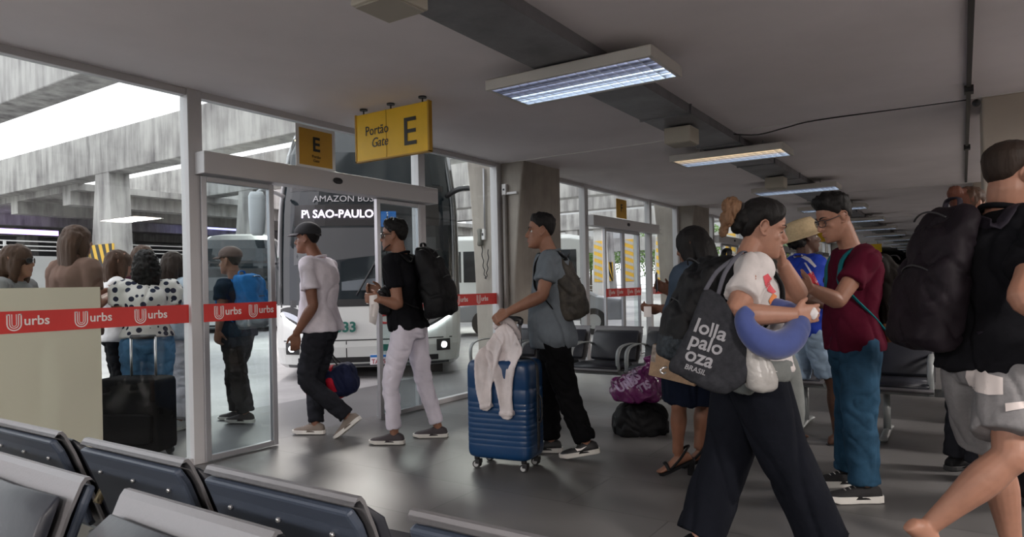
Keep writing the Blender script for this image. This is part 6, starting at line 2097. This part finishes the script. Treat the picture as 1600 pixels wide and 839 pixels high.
backpack('blue and grey backpack on the man waiting outside', W(393, 470, 6.4), ld(1, -.3), UP + RT * (-.1), .32, .24, .50, cloth('bag_bright_blue', (.03, .15, .38)), P=P9, m2=cloth('bag_pale_grey', (.30, .33, .36)), strap_m=cloth('bag_sky', (.02, .16, .45)), v=.012)
# women queueing behind the glass
W1 = stand('woman with dark glasses and brown hair behind the frosted panel, leftmost outside', 22, 4.95, 1.60, ld(1, .15), 'light', 'darkbrown', dict(m=cloth('grey_top', (.2, .2, .2)), sleeve=.6), dict(m=c_char, r=(.1, .08, .07)), shoe_d, arm='bent')
long_hair(W1, HM['brown'], .16); glasses(W1, m_black, True)
W2 = stand('tall woman with long brown hair behind the top of the frosted panel', 118, 5.5, 1.80, ld(.35, 1), 'light', 'darkbrown', dict(m=cloth('brown_top', (.16, .10, .08)), sleeve=.6), dict(m=c_char, r=(.1, .08, .07)), shoe_d, arm='bent', hface=ld(.6, .8))
long_hair(W2, HM['brown'], .42, 1.35)
W3 = stand('woman in white vest with brown hair queueing outside', 182, 6.15, 1.62, ld(.8, .6), 'light', 'brown', dict(m=cloth('white_vest', (.7, .68, .68)), sleeve=.08), dict(m=c_blackpant, r=(.1, .08, .07)), shoe_w, arm='bent')
long_hair(W3, HM['brown'], .24)
W3b = stand('woman with light brown hair behind the polka dot blouse', 222, 6.7, 1.70, ld(.9, -.3), 'light', 'brown', dict(m=cloth('wine_top', (.10, .03, .05)), sleeve=1.3), dict(m=c_char, r=(.1, .08, .07)), shoe_d, arm='bent')
long_hair(W3b, HM['brown'], .26)
W4 = stand('woman in polka dot blouse and blue jeans with dark curly hair', 229, 5.65, 1.58, ld(-.5, .85), 'brown', 'black', dict(m=dotm, sleeve=.5, cuff=.07, hem=.10), dict(m=cloth('mid_denim', (.10, .22, .38), var=(4, .3)), r=(.115, .085, .07)), shoe_d, arm='bent', fat=1.08)
long_hair(W4, HM['black'], .24, disp=(.012, 30))
W5 = stand('woman in pale blue top and wide white trousers outside beside the white post', 269, 6.25, 1.60, ld(.2, 1), 'brown', 'darkbrown', dict(m=cloth('pale_blue_top', (.42, .50, .58)), sleeve=1.2), dict(m=cloth('white_wide_trouser', (.66, .64, .68)), r=(.115, .125, .13), len=.98), shoe_w)
long_hair(W5, HM['darkbrown'], .20)
# person with reddish hair behind the big backpack
P10 = stand('person with reddish bun half hidden behind the big black backpack', 1512, 4.3, 1.80, ld(1, .3), 'light', 'brown', dict(m=cloth('wine_top', (.10, .03, .05)), sleeve=1.2), dict(m=c_char, r=(.1, .08, .07)), shoe_d, arm='bent', hairspec=dict(thick=.014, style='tied'))
blob_hair(P10['root'], P10['head'], hairmat('auburn', (.11, .04, .025)), balls=[((0, -.12, .09), (.045, .045, .045)), ((0, -.04, .045), (.082, .085, .082))], name='bun')


# ------------------------------------------------------------------ other luggage
def trolley(label, px, base_y, d, w, hh, dp, rot, m_, handle=.35, front=None):
    hz = 430 + .02 * (1505 - px); c = W(px, hz, d); c.z = 0
    a = ld(math.cos(rot), math.sin(rot)); bb = ld(-math.sin(rot), math.cos(rot))
    t = thing('black_suitcase', label, 'suitcase', c)
    b = MB(); b.ellrings([(c + Z * z, w / 2 * s, dp / 2 * s) for z, s in ((.05, .9), (.06, .98), (.09, 1), (hh * .5, 1), (hh - .04, 1), (hh - .012, .97), (hh, .88))], a, bb, n=40, p=8)
    b.build('case_body', m_, t, smooth=True)
    b = MB(); b.ellrings([(c - bb * (dp / 2 + .004) + Z * z, w * .42 * s, .02 * s) for z, s in ((.12, .9), (.14, 1), (hh * .55, 1), (hh * .57, .9))], a, bb, n=28, p=6); b.build('front_pocket', m_, t, smooth=True)
    for sx_ in (-1, 1):
        for sy_ in (-1, 1):
            p = c + a * (w * .4 * sx_) + bb * (dp * .32 * sy_)
            b = MB(); b.cyl(p + Z * .03 - bb * .012, p + Z * .03 + bb * .012, .03, n=16); b.build('wheel', m_rubber, t)
    if handle:
        b = MB()
        for s in (-1, 1): b.cyl(c + a * s * w * .2 + bb * dp * .3 + Z * (hh - .02), c + a * s * w * .2 + bb * dp * .3 + Z * (hh + handle), .010, n=10)
        hd = b.build('telescopic_handle', m_steel, t, smooth=True)
        b = MB(); b.tube([c + a * s * w * .2 + bb * dp * .3 + Z * (hh + handle) for s in (-1, 1)], [(.016, .014)] * 2, n=10, k=1, p=3); b.build('grip', m_black, hd, smooth=True)
    return t


trolley('black suitcase standing outside the glass before the women, its handle raised', 211, 712, 5.2, .50, .60, .28, -.1, cloth('case_black', (.004, .0035, .0035), rough=.8), handle=.30)
trolley('black suitcase on the floor at the right edge behind the man in shorts', 1622, 785, 3.75, .40, .62, .25, .1, cloth('case_black2', (.012, .011, .013), rough=.7), handle=0)
